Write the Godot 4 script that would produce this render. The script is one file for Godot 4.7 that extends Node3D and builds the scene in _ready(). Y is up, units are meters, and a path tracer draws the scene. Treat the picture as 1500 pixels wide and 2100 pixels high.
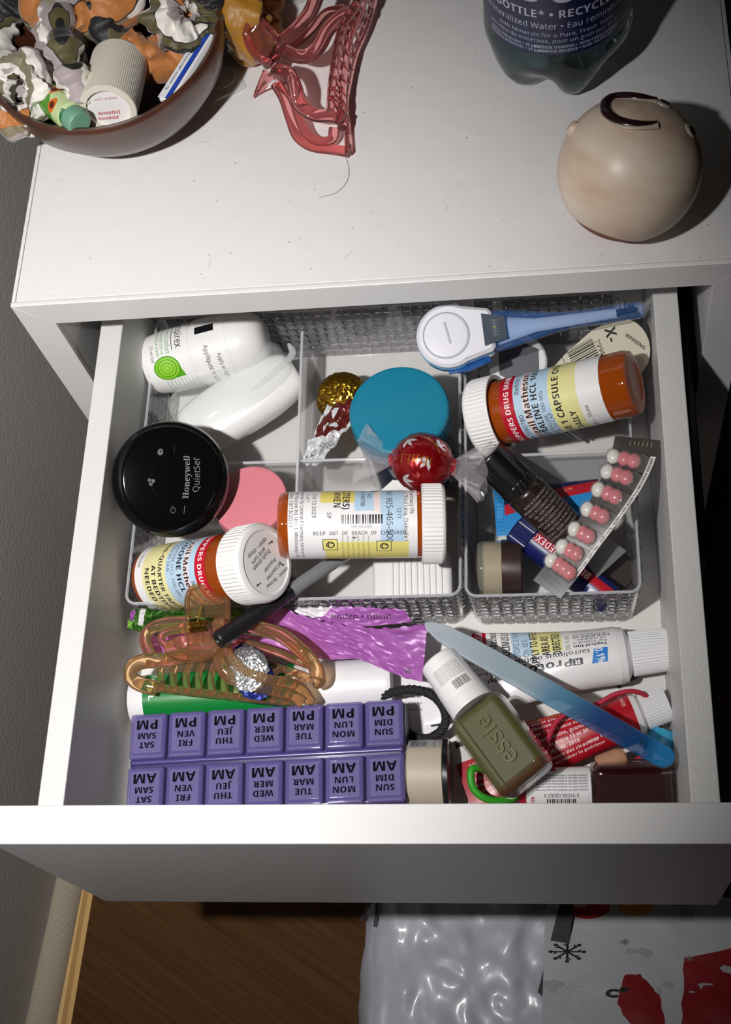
extends Node3D
# A bedside table seen from above with its top drawer pulled open. Units are metres, y is up;
# the drawer's rim lies at y = 0, its front board's rear face at z = 0.

class Geo:
	var P := PackedVector3Array()
	var U := PackedVector2Array()
	func tri(a: Vector3, b: Vector3, c: Vector3, ua := Vector2.ZERO, ub := Vector2.ZERO, uc := Vector2.ZERO) -> void:
		P.append(a); P.append(b); P.append(c)
		U.append(ua); U.append(ub); U.append(uc)
	func quad(a: Vector3, b: Vector3, c: Vector3, d: Vector3, ua := Vector2(0, 0), ub := Vector2(1, 0), uc := Vector2(1, 1), ud := Vector2(0, 1)) -> void:
		tri(a, b, c, ua, ub, uc); tri(a, c, d, ua, uc, ud)
	# f(u, v) -> point, u and v from 0 to 1
	func grid(f: Callable, nu: int, nv: int) -> Geo:
		var rows := []
		for j in nv + 1:
			var row := PackedVector3Array()
			for i in nu + 1:
				row.append(f.call(float(i) / nu, float(j) / nv))
			rows.append(row)
		for j in nv:
			for i in nu:
				var u0 := float(i) / nu
				var u1 := float(i + 1) / nu
				var v0 := float(j) / nv
				var v1 := float(j + 1) / nv
				quad(rows[j][i], rows[j][i + 1], rows[j + 1][i + 1], rows[j + 1][i], Vector2(u0, v0), Vector2(u1, v0), Vector2(u1, v1), Vector2(u0, v1))
		return self
	# a sheet with thickness: f gives the upper face, the lower one lies t below along dir
	func slab(f: Callable, nu: int, nv: int, drop: Vector3) -> Geo:
		grid(f, nu, nv)
		grid(func(u, v): return f.call(1.0 - u, v) + drop, nu, nv)
		for k in nu:
			var a := float(k) / nu
			var b := float(k + 1) / nu
			quad(f.call(b, 0.0), f.call(a, 0.0), f.call(a, 0.0) + drop, f.call(b, 0.0) + drop)
			quad(f.call(a, 1.0), f.call(b, 1.0), f.call(b, 1.0) + drop, f.call(a, 1.0) + drop)
		for k in nv:
			var a := float(k) / nv
			var b := float(k + 1) / nv
			quad(f.call(0.0, a), f.call(0.0, b), f.call(0.0, b) + drop, f.call(0.0, a) + drop)
			quad(f.call(1.0, b), f.call(1.0, a), f.call(1.0, a) + drop, f.call(1.0, b) + drop)
		return self
	# profile of (radius, height) turned about y; angle 0 faces +z, the angle grows towards +x
	func lathe(prof: Array, seg := 32, a0 := 0.0, a1 := TAU, wave = null) -> Geo:
		var total := 0.0
		var at := [0.0]
		for k in range(1, prof.size()):
			total += (prof[k] as Vector2).distance_to(prof[k - 1])
			at.append(total)
		for k in prof.size() - 1:
			var p: Vector2 = prof[k]
			var q: Vector2 = prof[k + 1]
			for s in seg:
				var u0 := float(s) / seg
				var u1 := float(s + 1) / seg
				var b0 := a0 + (a1 - a0) * u0
				var b1 := a0 + (a1 - a0) * u1
				var w0 := 1.0
				var w1 := 1.0
				var x0 := 1.0
				var x1 := 1.0
				if wave != null:
					w0 = wave.call(b0, p.y); w1 = wave.call(b1, p.y); x0 = wave.call(b0, q.y); x1 = wave.call(b1, q.y)
				var va: float = at[k] / maxf(total, 1e-9)
				var vb: float = at[k + 1] / maxf(total, 1e-9)
				var A := Vector3(p.x * w0 * sin(b0), p.y, p.x * w0 * cos(b0))
				var B := Vector3(p.x * w1 * sin(b1), p.y, p.x * w1 * cos(b1))
				var C := Vector3(q.x * x1 * sin(b1), q.y, q.x * x1 * cos(b1))
				var D := Vector3(q.x * x0 * sin(b0), q.y, q.x * x0 * cos(b0))
				if p.x > 1e-7:
					tri(A, B, C, Vector2(u0, va), Vector2(u1, va), Vector2(u1, vb))
				if q.x > 1e-7:
					tri(A, C, D, Vector2(u0, va), Vector2(u1, vb), Vector2(u0, vb))
		return self
	# a round or flattened bar along points; rad is a number or one per point, flat squeezes it along its own normal
	func tube(pts: Array, rad, seg := 10, closed := false, flat := 1.0, up := Vector3.ZERO) -> Geo:
		var n := pts.size()
		var rings := []
		var nrm := up
		var length := 0.0
		var ls := []
		for k in n:
			var prev: Vector3 = pts[(k - 1 + n) % n] if closed or k > 0 else pts[0]
			var next: Vector3 = pts[(k + 1) % n] if closed or k < n - 1 else pts[n - 1]
			var t: Vector3 = (next - prev).normalized()
			if nrm == Vector3.ZERO:
				nrm = t.cross(Vector3.RIGHT if absf(t.x) < 0.8 else Vector3.FORWARD)
			if up != Vector3.ZERO:
				nrm = up
			nrm = (nrm - t * nrm.dot(t)).normalized()
			var side := t.cross(nrm)
			var r: float = rad[k] if rad is Array else rad
			var ring := PackedVector3Array()
			for s in seg + 1:
				var a := TAU * (s % seg) / seg
				ring.append(pts[k] + side * (cos(a) * r) + nrm * (sin(a) * r * flat))
			rings.append(ring)
			if k > 0:
				length += (pts[k] as Vector3).distance_to(pts[k - 1])
			ls.append(length)
		var last := n if closed else n - 1
		for k in last:
			var a: PackedVector3Array = rings[k]
			var b: PackedVector3Array = rings[(k + 1) % n]
			var v0: float = ls[k] / maxf(length, 1e-9)
			var v1: float = ls[k + 1] / maxf(length, 1e-9) if k + 1 < n else 1.0
			for s in seg:
				var u0 := float(s) / seg
				var u1 := float(s + 1) / seg
				quad(a[s], a[s + 1], b[s + 1], b[s], Vector2(u0, v0), Vector2(u1, v0), Vector2(u1, v1), Vector2(u0, v1))
		if not closed:
			for s in seg:
				tri(pts[0], rings[0][s + 1], rings[0][s])
				tri(pts[n - 1], rings[n - 1][s], rings[n - 1][s + 1])
		return self
	# a box with rounded edges, centred; each face carries the whole picture
	func rbox(size: Vector3, r: float, n := 2) -> Geo:
		var h := size / 2.0
		r = minf(r, minf(h.x, minf(h.y, h.z)) * 0.999)
		var inner := h - Vector3(r, r, r)
		var steps := []
		for k in n + 1:
			steps.append(tan(PI / 4.0 * (1.0 - float(k) / n)))
		for axis in 3:
			for sgn: float in [-1.0, 1.0]:
				var nn := Vector3.ZERO; nn[axis] = sgn
				var uu := Vector3.ZERO; uu[(axis + 1) % 3] = sgn
				var vv := Vector3.ZERO; vv[(axis + 2) % 3] = 1.0
				var hu: float = inner[(axis + 1) % 3]
				var hv: float = inner[(axis + 2) % 3]
				var lu := []
				var lv := []
				for k in n + 1:
					lu.append([-hu, -steps[k]]); lv.append([-hv, -steps[k]])
				for k in n + 1:
					lu.append([hu, steps[n - k]]); lv.append([hv, steps[n - k]])
				var rows := []
				var uvs := []
				for b in lv:
					var row := []
					var ur := []
					for a in lu:
						var d: Vector3 = (nn + uu * a[1] + vv * b[1]).normalized()
						var p: Vector3 = nn * inner[axis] + uu * a[0] + vv * b[0] + d * r
						row.append(p)
						ur.append(Vector2(p[(axis + 1) % 3] * sgn / size[(axis + 1) % 3] + 0.5, 0.5 - p[(axis + 2) % 3] / size[(axis + 2) % 3]))
					rows.append(row); uvs.append(ur)
				for j in rows.size() - 1:
					for i in rows[j].size() - 1:
						quad(rows[j][i], rows[j][i + 1], rows[j + 1][i + 1], rows[j + 1][i], uvs[j][i], uvs[j][i + 1], uvs[j + 1][i + 1], uvs[j + 1][i])
		return self
	# an outline in x-z raised from y = 0 to h, its edges bevelled by b (outline counted through the plan x right, z down)
	func prism(poly: Array, h: float, b := 0.0) -> Geo:
		var pts := PackedVector2Array(poly)
		if Geometry2D.is_polygon_clockwise(pts):
			pts.reverse()
		var n := pts.size()
		var lo := pts[0]
		var hi := pts[0]
		var inn := PackedVector2Array()
		for k in n:
			lo = lo.min(pts[k]); hi = hi.max(pts[k])
			var e0 := (pts[k] - pts[(k - 1 + n) % n]).normalized()
			var e1 := (pts[(k + 1) % n] - pts[k]).normalized()
			var m0 := Vector2(-e0.y, e0.x)
			var m1 := Vector2(-e1.y, e1.x)
			var m := (m0 + m1)
			m = m / maxf(m.dot(m0), 0.35)
			inn.append(pts[k] + m * b if Geometry2D.is_point_in_polygon(pts[k] + m * b * 0.2, pts) or b == 0.0 else pts[k] - m * b)
		var box := hi - lo
		var rings := [[inn, 0.0], [pts, b], [pts, h - b], [inn, h]] if b > 0.0 else [[pts, 0.0], [pts, h]]
		for r in rings.size() - 1:
			for k in n:
				var j := (k + 1) % n
				var a: Vector2 = rings[r][0][k]
				var c: Vector2 = rings[r][0][j]
				var d: Vector2 = rings[r + 1][0][j]
				var e: Vector2 = rings[r + 1][0][k]
				quad(Vector3(a.x, rings[r][1], a.y), Vector3(e.x, rings[r + 1][1], e.y), Vector3(d.x, rings[r + 1][1], d.y), Vector3(c.x, rings[r][1], c.y), (a - lo) / box, (e - lo) / box, (d - lo) / box, (c - lo) / box)
		var t := Geometry2D.triangulate_polygon(inn)
		for k in range(0, t.size(), 3):
			var a := inn[t[k]]
			var c := inn[t[k + 1]]
			var d := inn[t[k + 2]]
			if (c - a).cross(d - a) > 0.0:
				var w := c; c = d; d = w
			tri(Vector3(a.x, h, a.y), Vector3(c.x, h, c.y), Vector3(d.x, h, d.y), (a - lo) / box, (c - lo) / box, (d - lo) / box)
			tri(Vector3(a.x, 0, a.y), Vector3(d.x, 0, d.y), Vector3(c.x, 0, c.y), (a - lo) / box, (d - lo) / box, (c - lo) / box)
		return self
	func add(g: Geo, x := Transform3D()) -> Geo:
		P.append_array(x * g.P); U.append_array(g.U)
		return self
	func moved(x: Transform3D) -> Geo:
		P = x * P
		return self
	func bent(f: Callable) -> Geo:
		for k in P.size():
			P[k] = f.call(P[k])
		return self
	# normals are shared across edges flatter than the crease
	func mesh(crease := 42.0, turn := true) -> ArrayMesh:
		var n := P.size()
		var vol := 0.0
		if turn:
			var c := Vector3.ZERO
			for k in range(0, n, maxi(1, n / 40)):
				c += P[k]
			c /= ceilf(float(n) / maxi(1, n / 40))
			for k in range(0, n, 3):
				vol += (P[k] - c).dot((P[k + 1] - c).cross(P[k + 2] - c))
		var s := -1.0 if vol < 0.0 else 1.0
		var F := PackedVector3Array()
		var D := PackedVector3Array()
		for k in range(0, n, 3):
			var f := (P[k + 1] - P[k]).cross(P[k + 2] - P[k]) * s
			F.append(f); D.append(f.normalized())
		var near := {}
		for k in n:
			var key := Vector3i((P[k] * 1e6).round())
			if near.has(key):
				near[key].append(k / 3)
			else:
				near[key] = PackedInt32Array([k / 3])
		var N := PackedVector3Array()
		N.resize(n)
		var lim := cos(deg_to_rad(crease))
		for k in n:
			var d := D[k / 3]
			var sum := Vector3.ZERO
			for t in near[Vector3i((P[k] * 1e6).round())]:
				if D[t].dot(d) >= lim:
					sum += F[t]
			N[k] = sum.normalized() if sum.length_squared() > 0.0 else d
		var I := PackedInt32Array()
		I.resize(n)
		for k in range(0, n, 3):
			I[k] = k
			I[k + 1] = k + 2 if s > 0.0 else k + 1
			I[k + 2] = k + 1 if s > 0.0 else k + 2
		var arr := []
		arr.resize(Mesh.ARRAY_MAX)
		arr[Mesh.ARRAY_VERTEX] = P; arr[Mesh.ARRAY_NORMAL] = N; arr[Mesh.ARRAY_TEX_UV] = U; arr[Mesh.ARRAY_INDEX] = I
		var m := ArrayMesh.new()
		m.add_surface_from_arrays(Mesh.PRIMITIVE_TRIANGLES, arr)
		return m


# a sheet of print: rectangles, lettering and bar codes laid on an image at twice its size
class Pad:
	var im: Image
	var w: int
	var h: int
	static var shapes := {}
	static var fonts := {}
	func _init(ww: int, hh: int, c: Color) -> void:
		w = ww; h = hh
		im = Image.create(w * 2, h * 2, false, Image.FORMAT_RGBA8)
		im.fill(c)
	func rect(x: float, y: float, a: float, b: float, c: Color) -> Pad:
		im.fill_rect(Rect2i(roundi(x * 2), roundi(y * 2), roundi(a * 2), roundi(b * 2)), c)
		return self
	func poly(pts: PackedVector2Array, c: Color) -> Pad:
		var t := Geometry2D.triangulate_polygon(pts)
		for k in range(0, t.size(), 3):
			fill(pts[t[k]] * 2.0, pts[t[k + 1]] * 2.0, pts[t[k + 2]] * 2.0, c)
		return self
	func disc(x: float, y: float, rx: float, ry: float, c: Color, hole := 0.0, a0 := 0.0, a1 := TAU) -> Pad:
		var n := 40
		for k in n:
			var p := Vector2.from_angle(a0 + (a1 - a0) * k / n)
			var q := Vector2.from_angle(a0 + (a1 - a0) * (k + 1) / n)
			var o := Vector2(x, y)
			var r := Vector2(rx, ry)
			fill((o + p * r * hole) * 2.0, (o + p * r) * 2.0, (o + q * r) * 2.0, c)
			if hole > 0.0:
				fill((o + p * r * hole) * 2.0, (o + q * r) * 2.0, (o + q * r * hole) * 2.0, c)
		return self
	func fill(a: Vector2, b: Vector2, c: Vector2, col: Color) -> void:
		var y0 := maxi(0, floori(minf(a.y, minf(b.y, c.y))))
		var y1 := mini(h * 2 - 1, ceili(maxf(a.y, maxf(b.y, c.y))))
		for y in range(y0, y1 + 1):
			var yy := y + 0.5
			var l := 1e9
			var r := -1e9
			for e in [[a, b], [b, c], [c, a]]:
				var p: Vector2 = e[0]
				var q: Vector2 = e[1]
				if (p.y <= yy) != (q.y <= yy):
					var x := p.x + (q.x - p.x) * (yy - p.y) / (q.y - p.y)
					l = minf(l, x); r = maxf(r, x)
			var xa := ceili(l - 0.5)
			var xb := ceili(r - 0.5)
			if xb > xa:
				im.fill_rect(Rect2i(xa, y, xb - xa, 1), col)
	# lettering: size is the cap height in pixels; al 0 starts at x, 0.5 is centred, 1 ends at x
	func text(s: String, x: float, y: float, size: float, c: Color, deg := 0.0, bold := false, wide := 1.0, al := 0.5, face := "Droid Sans", flip := false) -> Pad:
		var key := face + str(bold)
		if not fonts.has(key):
			var f := SystemFont.new()
			f.font_names = PackedStringArray([face])
			f.font_weight = 700 if bold else 400
			fonts[key] = f
		if not shapes.has(key + s):
			var tm := TextMesh.new()
			tm.font = fonts[key]; tm.font_size = 48; tm.pixel_size = 1.0; tm.depth = 0.0; tm.curve_step = 4.0; tm.text = s
			tm.horizontal_alignment = HORIZONTAL_ALIGNMENT_LEFT; tm.vertical_alignment = VERTICAL_ALIGNMENT_CENTER
			var ar := tm.surface_get_arrays(0)
			var v: PackedVector3Array = ar[Mesh.ARRAY_VERTEX]
			var ix = ar[Mesh.ARRAY_INDEX]
			var out := PackedVector2Array()
			var far := 0.0
			if ix == null or ix.size() == 0:
				ix = range(v.size())
			for k in ix:
				out.append(Vector2(v[k].x, -v[k].y)); far = maxf(far, v[k].x)
			shapes[key + s] = [out, far]
		var sh: PackedVector2Array = shapes[key + s][0]
		var long: float = shapes[key + s][1]
		var k := size / 34.5
		var m := Transform2D(deg_to_rad(deg), Vector2(x, y)) * Transform2D(0.0, Vector2(k * wide * (-1.0 if flip else 1.0), k), 0.0, Vector2.ZERO) * Transform2D(0.0, Vector2(-long * al, 0))
		m = Transform2D(0.0, Vector2(2, 2), 0.0, Vector2.ZERO) * m
		for t in range(0, sh.size() - 2, 3):
			fill(m * sh[t], m * sh[t + 1], m * sh[t + 2], c)
		return self
	func bars(x: float, y: float, a: float, b: float, c: Color, seed_ := 1, upright := true) -> Pad:
		var g := RandomNumberGenerator.new()
		g.seed = seed_
		var at := 0.0
		var unit := (a if upright else b) / 60.0
		while at < (a if upright else b) - unit * 2:
			var t := unit * g.randi_range(1, 3)
			if upright:
				rect(x + at, y, t * 0.85, b, c)
			else:
				rect(x, y + at, a, t * 0.85, c)
			at += t + unit * g.randi_range(1, 2)
		return self
	func tex() -> ImageTexture:
		im.resize(w, h, Image.INTERPOLATE_BILINEAR)
		return ImageTexture.create_from_image(im)


var names := {}
var rng := RandomNumberGenerator.new()

func numbered(called: String) -> String:
	names[called] = names.get(called, -1) + 1
	return called if names[called] == 0 else "%s_%03d" % [called, names[called]]

func thing(called: String, label: String, category: String, at := Transform3D(), group := "") -> Node3D:
	var o := Node3D.new()
	o.name = numbered(called)
	add_child(o)
	o.transform = at
	o.set_meta("label", label); o.set_meta("category", category)
	if group:
		o.set_meta("group", group)
	return o

func part(parent: Node3D, called: String, g: Geo, m: Material, x := Transform3D(), crease := 42.0, turn := true) -> MeshInstance3D:
	var o := MeshInstance3D.new()
	o.name = called
	o.mesh = g.mesh(crease, turn)
	o.material_override = m
	o.transform = x
	parent.add_child(o, true)
	return o

func again(parent: Node3D, called: String, mesh: Mesh, m: Material, x: Transform3D) -> MeshInstance3D:
	var o := MeshInstance3D.new()
	o.name = called
	o.mesh = mesh
	o.material_override = m
	o.transform = x
	parent.add_child(o, true)
	return o

func struct(called: String, g: Geo, m: Material, x := Transform3D(), label := "", category := "") -> MeshInstance3D:
	var o := part(self, called, g, m, x)
	o.set_meta("kind", "structure")
	o.set_meta("label", label); o.set_meta("category", category)
	return o

# ---- frames
# y runs from a to b, z turns as near as it can to "up"
func along(a: Vector3, b: Vector3, up := Vector3.UP) -> Transform3D:
	var y := (b - a).normalized()
	var z := (up - y * up.dot(y)).normalized()
	return Transform3D(Basis(y.cross(z), y, z), a)

# a lying thing: y is its upper face's normal, x its length
func flat(at: Vector3, to: Vector3, up := Vector3.UP) -> Transform3D:
	var x := (to - at).normalized()
	var y := (up - x * up.dot(x)).normalized()
	return Transform3D(Basis(x, y, x.cross(y)), at)

func sh(x: float, y: float, z: float) -> Transform3D:
	return Transform3D(Basis(), Vector3(x, y, z))

# ---- materials
func mat(hex: String, rough := 0.5, metal := 0.0, tex: Texture2D = null) -> StandardMaterial3D:
	var m := StandardMaterial3D.new()
	m.albedo_color = Color(hex)
	m.roughness = rough
	m.metallic = metal
	if tex:
		m.albedo_color = Color.WHITE
		m.albedo_texture = tex
	return m

func coat(m: StandardMaterial3D, amount := 1.0, rough := 0.05) -> StandardMaterial3D:
	m.clearcoat_enabled = true; m.clearcoat = amount; m.clearcoat_roughness = rough
	return m

func pane(hex: String, alpha: float, rough := 0.04) -> StandardMaterial3D:
	var m := mat(hex, rough)
	m.transparency = BaseMaterial3D.TRANSPARENCY_ALPHA
	m.albedo_color.a = alpha
	return m

func glass(hex: String, ior_scale := 0.05, rough := 0.0, solid := 0.0) -> StandardMaterial3D:
	var m := mat(hex, rough)
	m.refraction_enabled = true
	m.refraction_scale = ior_scale
	m.albedo_color.a = solid
	return m

func noise_tex(freq: float, size := 256, ramp: Array = [], normal := 0.0, type := FastNoiseLite.TYPE_SIMPLEX_SMOOTH, seed_ := 1, oct := 4) -> NoiseTexture2D:
	var n := FastNoiseLite.new()
	n.noise_type = type; n.frequency = freq; n.seed = seed_; n.fractal_octaves = oct
	var t := NoiseTexture2D.new()
	t.width = size; t.height = size; t.seamless = true; t.noise = n
	if ramp.size():
		var g := Gradient.new()
		g.offsets = PackedFloat32Array(ramp.map(func(r): return r[0]))
		g.colors = PackedColorArray(ramp.map(func(r): return Color(r[1])))
		t.color_ramp = g
	if normal > 0.0:
		t.as_normal_map = true; t.bump_strength = normal
	return t

func tri_map(m: StandardMaterial3D, scale: float, world := false) -> StandardMaterial3D:
	m.uv1_triplanar = true
	m.uv1_world_triplanar = world
	m.uv1_scale = Vector3.ONE * scale
	return m

func rough_skin(m: StandardMaterial3D, t: Texture2D, scale: float, strength := 1.0) -> StandardMaterial3D:
	m.normal_enabled = true; m.normal_texture = t; m.normal_scale = strength
	return tri_map(m, scale)

# smooth curve through points
func curve(pts: Array, n: int, closed := false) -> Array:
	var out := []
	var c := pts.size()
	var segs := c if closed else c - 1
	var total := n
	for k in total + (0 if closed else 1):
		var t := float(k) / total * segs
		var i := mini(int(t), segs - 1)
		var f := t - i
		var p1: Vector3 = pts[i % c]
		var p2: Vector3 = pts[(i + 1) % c]
		var p0: Vector3 = pts[(i - 1 + c) % c] if closed or i > 0 else p1 * 2.0 - p2
		var p3: Vector3 = pts[(i + 2) % c] if closed or i + 2 < c else p2 * 2.0 - p1
		out.append(0.5 * (2.0 * p1 + (p2 - p0) * f + (2.0 * p0 - 5.0 * p1 + 4.0 * p2 - p3) * f * f + (3.0 * p1 - p0 - 3.0 * p2 + p3) * f * f * f))
	return out

func arc(cx: float, cy: float, r: float, d0: float, d1: float, n: int) -> Array:
	var out := []
	for k in n + 1:
		var a := deg_to_rad(d0 + (d1 - d0) * k / n)
		out.append(Vector2(cx + r * cos(a), cy + r * sin(a)))
	return out

func oblong(a: float, b: float, r: float, n := 6) -> Array:
	var out := []
	out += arc(a - r, b - r, r, 0, 90, n)
	out += arc(-a + r, b - r, r, 90, 180, n)
	out += arc(-a + r, -b + r, r, 180, 270, n)
	out += arc(a - r, -b + r, r, 270, 360, n)
	return out

func _ready() -> void:
	rng.seed = 7
	var cam := Camera3D.new()
	cam.name = "camera"
	cam.fov = 42.12
	cam.near = 0.02
	cam.transform = Transform3D(Basis(Vector3(0.98917, -0.14413, -0.02791), Vector3(0.03584, 0.42143, -0.90615), Vector3(0.14236, 0.89533, 0.42203)), Vector3(0.09791, 0.6469, 0.14014))
	add_child(cam)
	cam.current = true
	var we := WorldEnvironment.new()
	we.name = "environment"
	var env := Environment.new()
	env.background_mode = Environment.BG_COLOR
	env.background_color = Color(0.02, 0.02, 0.02)
	env.tonemap_mode = Environment.TONE_MAPPER_LINEAR
	env.tonemap_exposure = 1.0
	env.sdfgi_enabled = true; env.ssao_enabled = true; env.ssil_enabled = true
	we.environment = env
	add_child(we)
	# the camera's flash, held out to its left
	var flash := SpotLight3D.new()
	flash.name = "camera_flash"
	flash.light_color = Color(1.0, 0.99, 0.985)
	flash.light_energy = 0.74
	flash.light_size = 0.014
	flash.spot_range = 6.0
	flash.spot_angle = 33.5
	flash.spot_angle_attenuation = 1.0
	flash.spot_attenuation = 2.0
	flash.shadow_enabled = true
	add_child(flash)
	flash.look_at_from_position(Vector3(-0.15, 0.70, 0.105), Vector3(-0.165, 0.0, -0.175), Vector3(0, 0, -1))
	setting()
	on_top()
	in_trays()
	in_front()
	on_floor()

var white_board: StandardMaterial3D

func setting() -> void:
	var fine := noise_tex(0.08, 256, [], 1.2, FastNoiseLite.TYPE_SIMPLEX_SMOOTH, 3)
	var wall := rough_skin(mat("c2bfb9", 0.75), noise_tex(0.05, 256, [], 2.0, FastNoiseLite.TYPE_SIMPLEX, 5), 14.0, 0.3)
	var plain_wall := mat("a09d97", 0.8)
	var turned := Transform3D(Basis(Vector3.UP, -0.1), Vector3(-0.313, 0.75, 0.02))
	struct("wall_left", Geo.new().rbox(Vector3(0.1, 2.6, 4.4), 0.002), wall, turned * sh(-0.05, 0, 0.4), "grey painted wall left of the white nightstand", "wall")
	struct("wall_back", Geo.new().rbox(Vector3(3.6, 2.6, 0.1), 0.002), plain_wall, sh(1.2, 0.75, -0.95), "grey wall behind the nightstand", "wall")
	struct("wall_right", Geo.new().rbox(Vector3(0.1, 2.6, 3.6), 0.002), plain_wall, sh(2.7, 0.75, 0.7), "grey wall right of the room", "wall")
	struct("wall_front", Geo.new().rbox(Vector3(3.8, 2.6, 0.1), 0.002), plain_wall, sh(1.0, 0.75, 2.4), "grey wall opposite the nightstand", "wall")
	struct("ceiling", Geo.new().rbox(Vector3(3.8, 0.1, 3.8), 0.002), plain_wall, sh(1.0, 2.05, 0.7), "plain pale ceiling", "ceiling")
	struct("floor", Geo.new().rbox(Vector3(3.8, 0.1, 3.8), 0.002), tri_map(mat("ffffff", 0.55, 0, noise_tex(0.02, 256, [[0.0, "3a2a1c"], [1.0, "54402c"]])), 3.0), sh(1.0, -0.47, 0.7), "dark brown floor under the nightstand", "floor")
	# ceiling lamp, far from the picture
	var lamp := thing("ceiling_lamp", "dim round ceiling lamp high above the room", "lamp", sh(1.1, 1.99, 1.0))
	var glow := mat("fff2e0", 0.4)
	glow.emission_enabled = true; glow.emission = Color("fff2e0"); glow.emission_energy_multiplier = 0.25
	part(lamp, "lamp_shade", Geo.new().lathe([Vector2(0, -0.05), Vector2(0.12, -0.04), Vector2(0.15, -0.01), Vector2(0.15, 0.0), Vector2(0, 0.0)], 32), glow)
	var al := AreaLight3D.new()
	al.name = "lamp_light"
	al.area_size = Vector2(0.26, 0.26)
	al.light_color = Color("fff2e4"); al.light_energy = 0.045; al.shadow_enabled = true
	al.area_range = 8.0
	al.transform = Transform3D(Basis(Vector3.RIGHT, -PI / 2), Vector3(1.1, 1.935, 1.0))
	add_child(al)

	# ---- nightstand
	white_board = rough_skin(mat("e6e5e4", 0.42), fine, 22.0, 0.12)
	var speck := Pad.new(1024, 1024, Color("e6e5e4"))
	for k in 260:
		var s := rng.randf_range(0.4, 1.3)
		speck.disc(rng.randf() * 1024, rng.randf() * 1024, s, s * rng.randf_range(0.5, 1.0), Color("8d857c").lerp(Color("d6d2cc"), rng.randf()))
	for k in 9:
		var p := Vector2(rng.randf(), rng.randf()) * 1024
		var a := rng.randf() * TAU
		for j in 10:
			speck.rect(p.x, p.y, 0.8, 0.8, Color("b9b3ab"))
			a += rng.randf_range(-0.3, 0.3); p += Vector2.from_angle(a) * 1.6
	var top_mat := rough_skin(mat("ffffff", 0.4, 0, speck.tex()), fine, 22.0, 0.12)
	top_mat.uv1_scale = Vector3.ONE * 2.2
	var ns := thing("nightstand", "white laminate nightstand with its top drawer pulled out", "nightstand")
	var L := -0.2010
	var R := 0.2040
	var T := 0.0570
	var zf := -0.2730
	var zb := -0.72
	var th := 0.0195
	var bottom := -0.416
	var cx := (L + R) / 2.0
	part(ns, "top_panel", Geo.new().rbox(Vector3(R - L - 0.0052, th, zf - zb - 0.0034), 0.0003), top_mat, sh(cx, T - th / 2, (zf + zb) / 2 - 0.0017))
	part(ns, "edge_band", Geo.new().rbox(Vector3(0.0022, th, zf - zb - 0.0034), 0.0004), white_board, sh(L + 0.0011, T - th / 2 - 0.0001, (zf + zb) / 2 - 0.0017))
	part(ns, "edge_band", Geo.new().rbox(Vector3(0.0022, th, zf - zb - 0.0034), 0.0004), white_board, sh(R - 0.0011, T - th / 2 - 0.0001, (zf + zb) / 2 - 0.0017))
	# the front frame, mitred at its corners
	var rail := Geo.new().prism([Vector2(L, T), Vector2(R, T), Vector2(R - th, T - th), Vector2(L + th, T - th)], 0.003, 0.0004)
	part(ns, "front_rail", rail, white_board, Transform3D(Basis(Vector3.RIGHT, Vector3(0, 0, 1), Vector3(0, 1, 0)), Vector3(0, 0, zf - 0.003)))
	for s: float in [-1.0, 1.0]:
		var e := L if s < 0 else R
		var stile := Geo.new().prism([Vector2(e, T), Vector2(e - s * th, T - th), Vector2(e - s * th, bottom), Vector2(e, bottom)], 0.003, 0.0002)
		part(ns, "front_stile", stile, white_board, Transform3D(Basis(Vector3.RIGHT, Vector3(0, 0, 1), Vector3(0, 1, 0)), Vector3(0, 0, zf - 0.003)))
		part(ns, "side_panel", Geo.new().rbox(Vector3(th - 0.0006, T - th - bottom, zf - zb - 0.0034), 0.0003), white_board, sh(e - s * th / 2, (T - th + bottom) / 2, (zf + zb) / 2 - 0.0017))
		part(ns, "runner", Geo.new().rbox(Vector3(0.005, 0.032, 0.40), 0.001), mat("17181a", 0.4), sh(e - s * (th + 0.0026), -0.075, zf - 0.205))
	part(ns, "back_panel", Geo.new().rbox(Vector3(R - L - 2 * th, T - th - bottom, 0.004), 0.0003), white_board, sh(cx, (T - th + bottom) / 2, zb + 0.003))
	part(ns, "bottom_panel", Geo.new().rbox(Vector3(R - L - 2 * th, 0.016, zf - zb - 0.02), 0.0003), white_board, sh(cx, bottom + 0.01, (zf + zb) / 2))
	part(ns, "lower_drawer_front", Geo.new().rbox(Vector3(R - L - 2 * th - 0.006, 0.23, 0.018), 0.0008), white_board, sh(cx, -0.272, zf - 0.0095))

	# ---- drawer
	var dr := thing("drawer", "open white drawer full of toiletries pulled from the nightstand", "drawer")
	var skin := rough_skin(mat("d9d8d6", 0.4), noise_tex(0.09, 256, [], 3.0, FastNoiseLite.TYPE_SIMPLEX, 9), 30.0, 0.5)
	var front := part(dr, "front_panel", Geo.new().rbox(Vector3(0.36, 0.1747, 0.0188), 0.0007), white_board, sh(0, 0.0269 - 0.1747 / 2, 0.0094))
	front.set_meta("label", "broad white front board of the drawer")
	for s: float in [-1.0, 1.0]:
		part(dr, "side_panel", Geo.new().rbox(Vector3(0.0138, 0.118, 0.345), 0.0008), skin, sh(s * (0.17 - 0.0069), -0.059, -0.1726))
		part(dr, "runner", Geo.new().rbox(Vector3(0.006, 0.02, 0.335), 0.001), mat("131416", 0.35), sh(s * 0.1733, -0.070, -0.170))
		part(dr, "runner_rail", Geo.new().rbox(Vector3(0.0045, 0.034, 0.16), 0.001), mat("0f1011", 0.3), sh(s * 0.1788, -0.072, -0.235))
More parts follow.
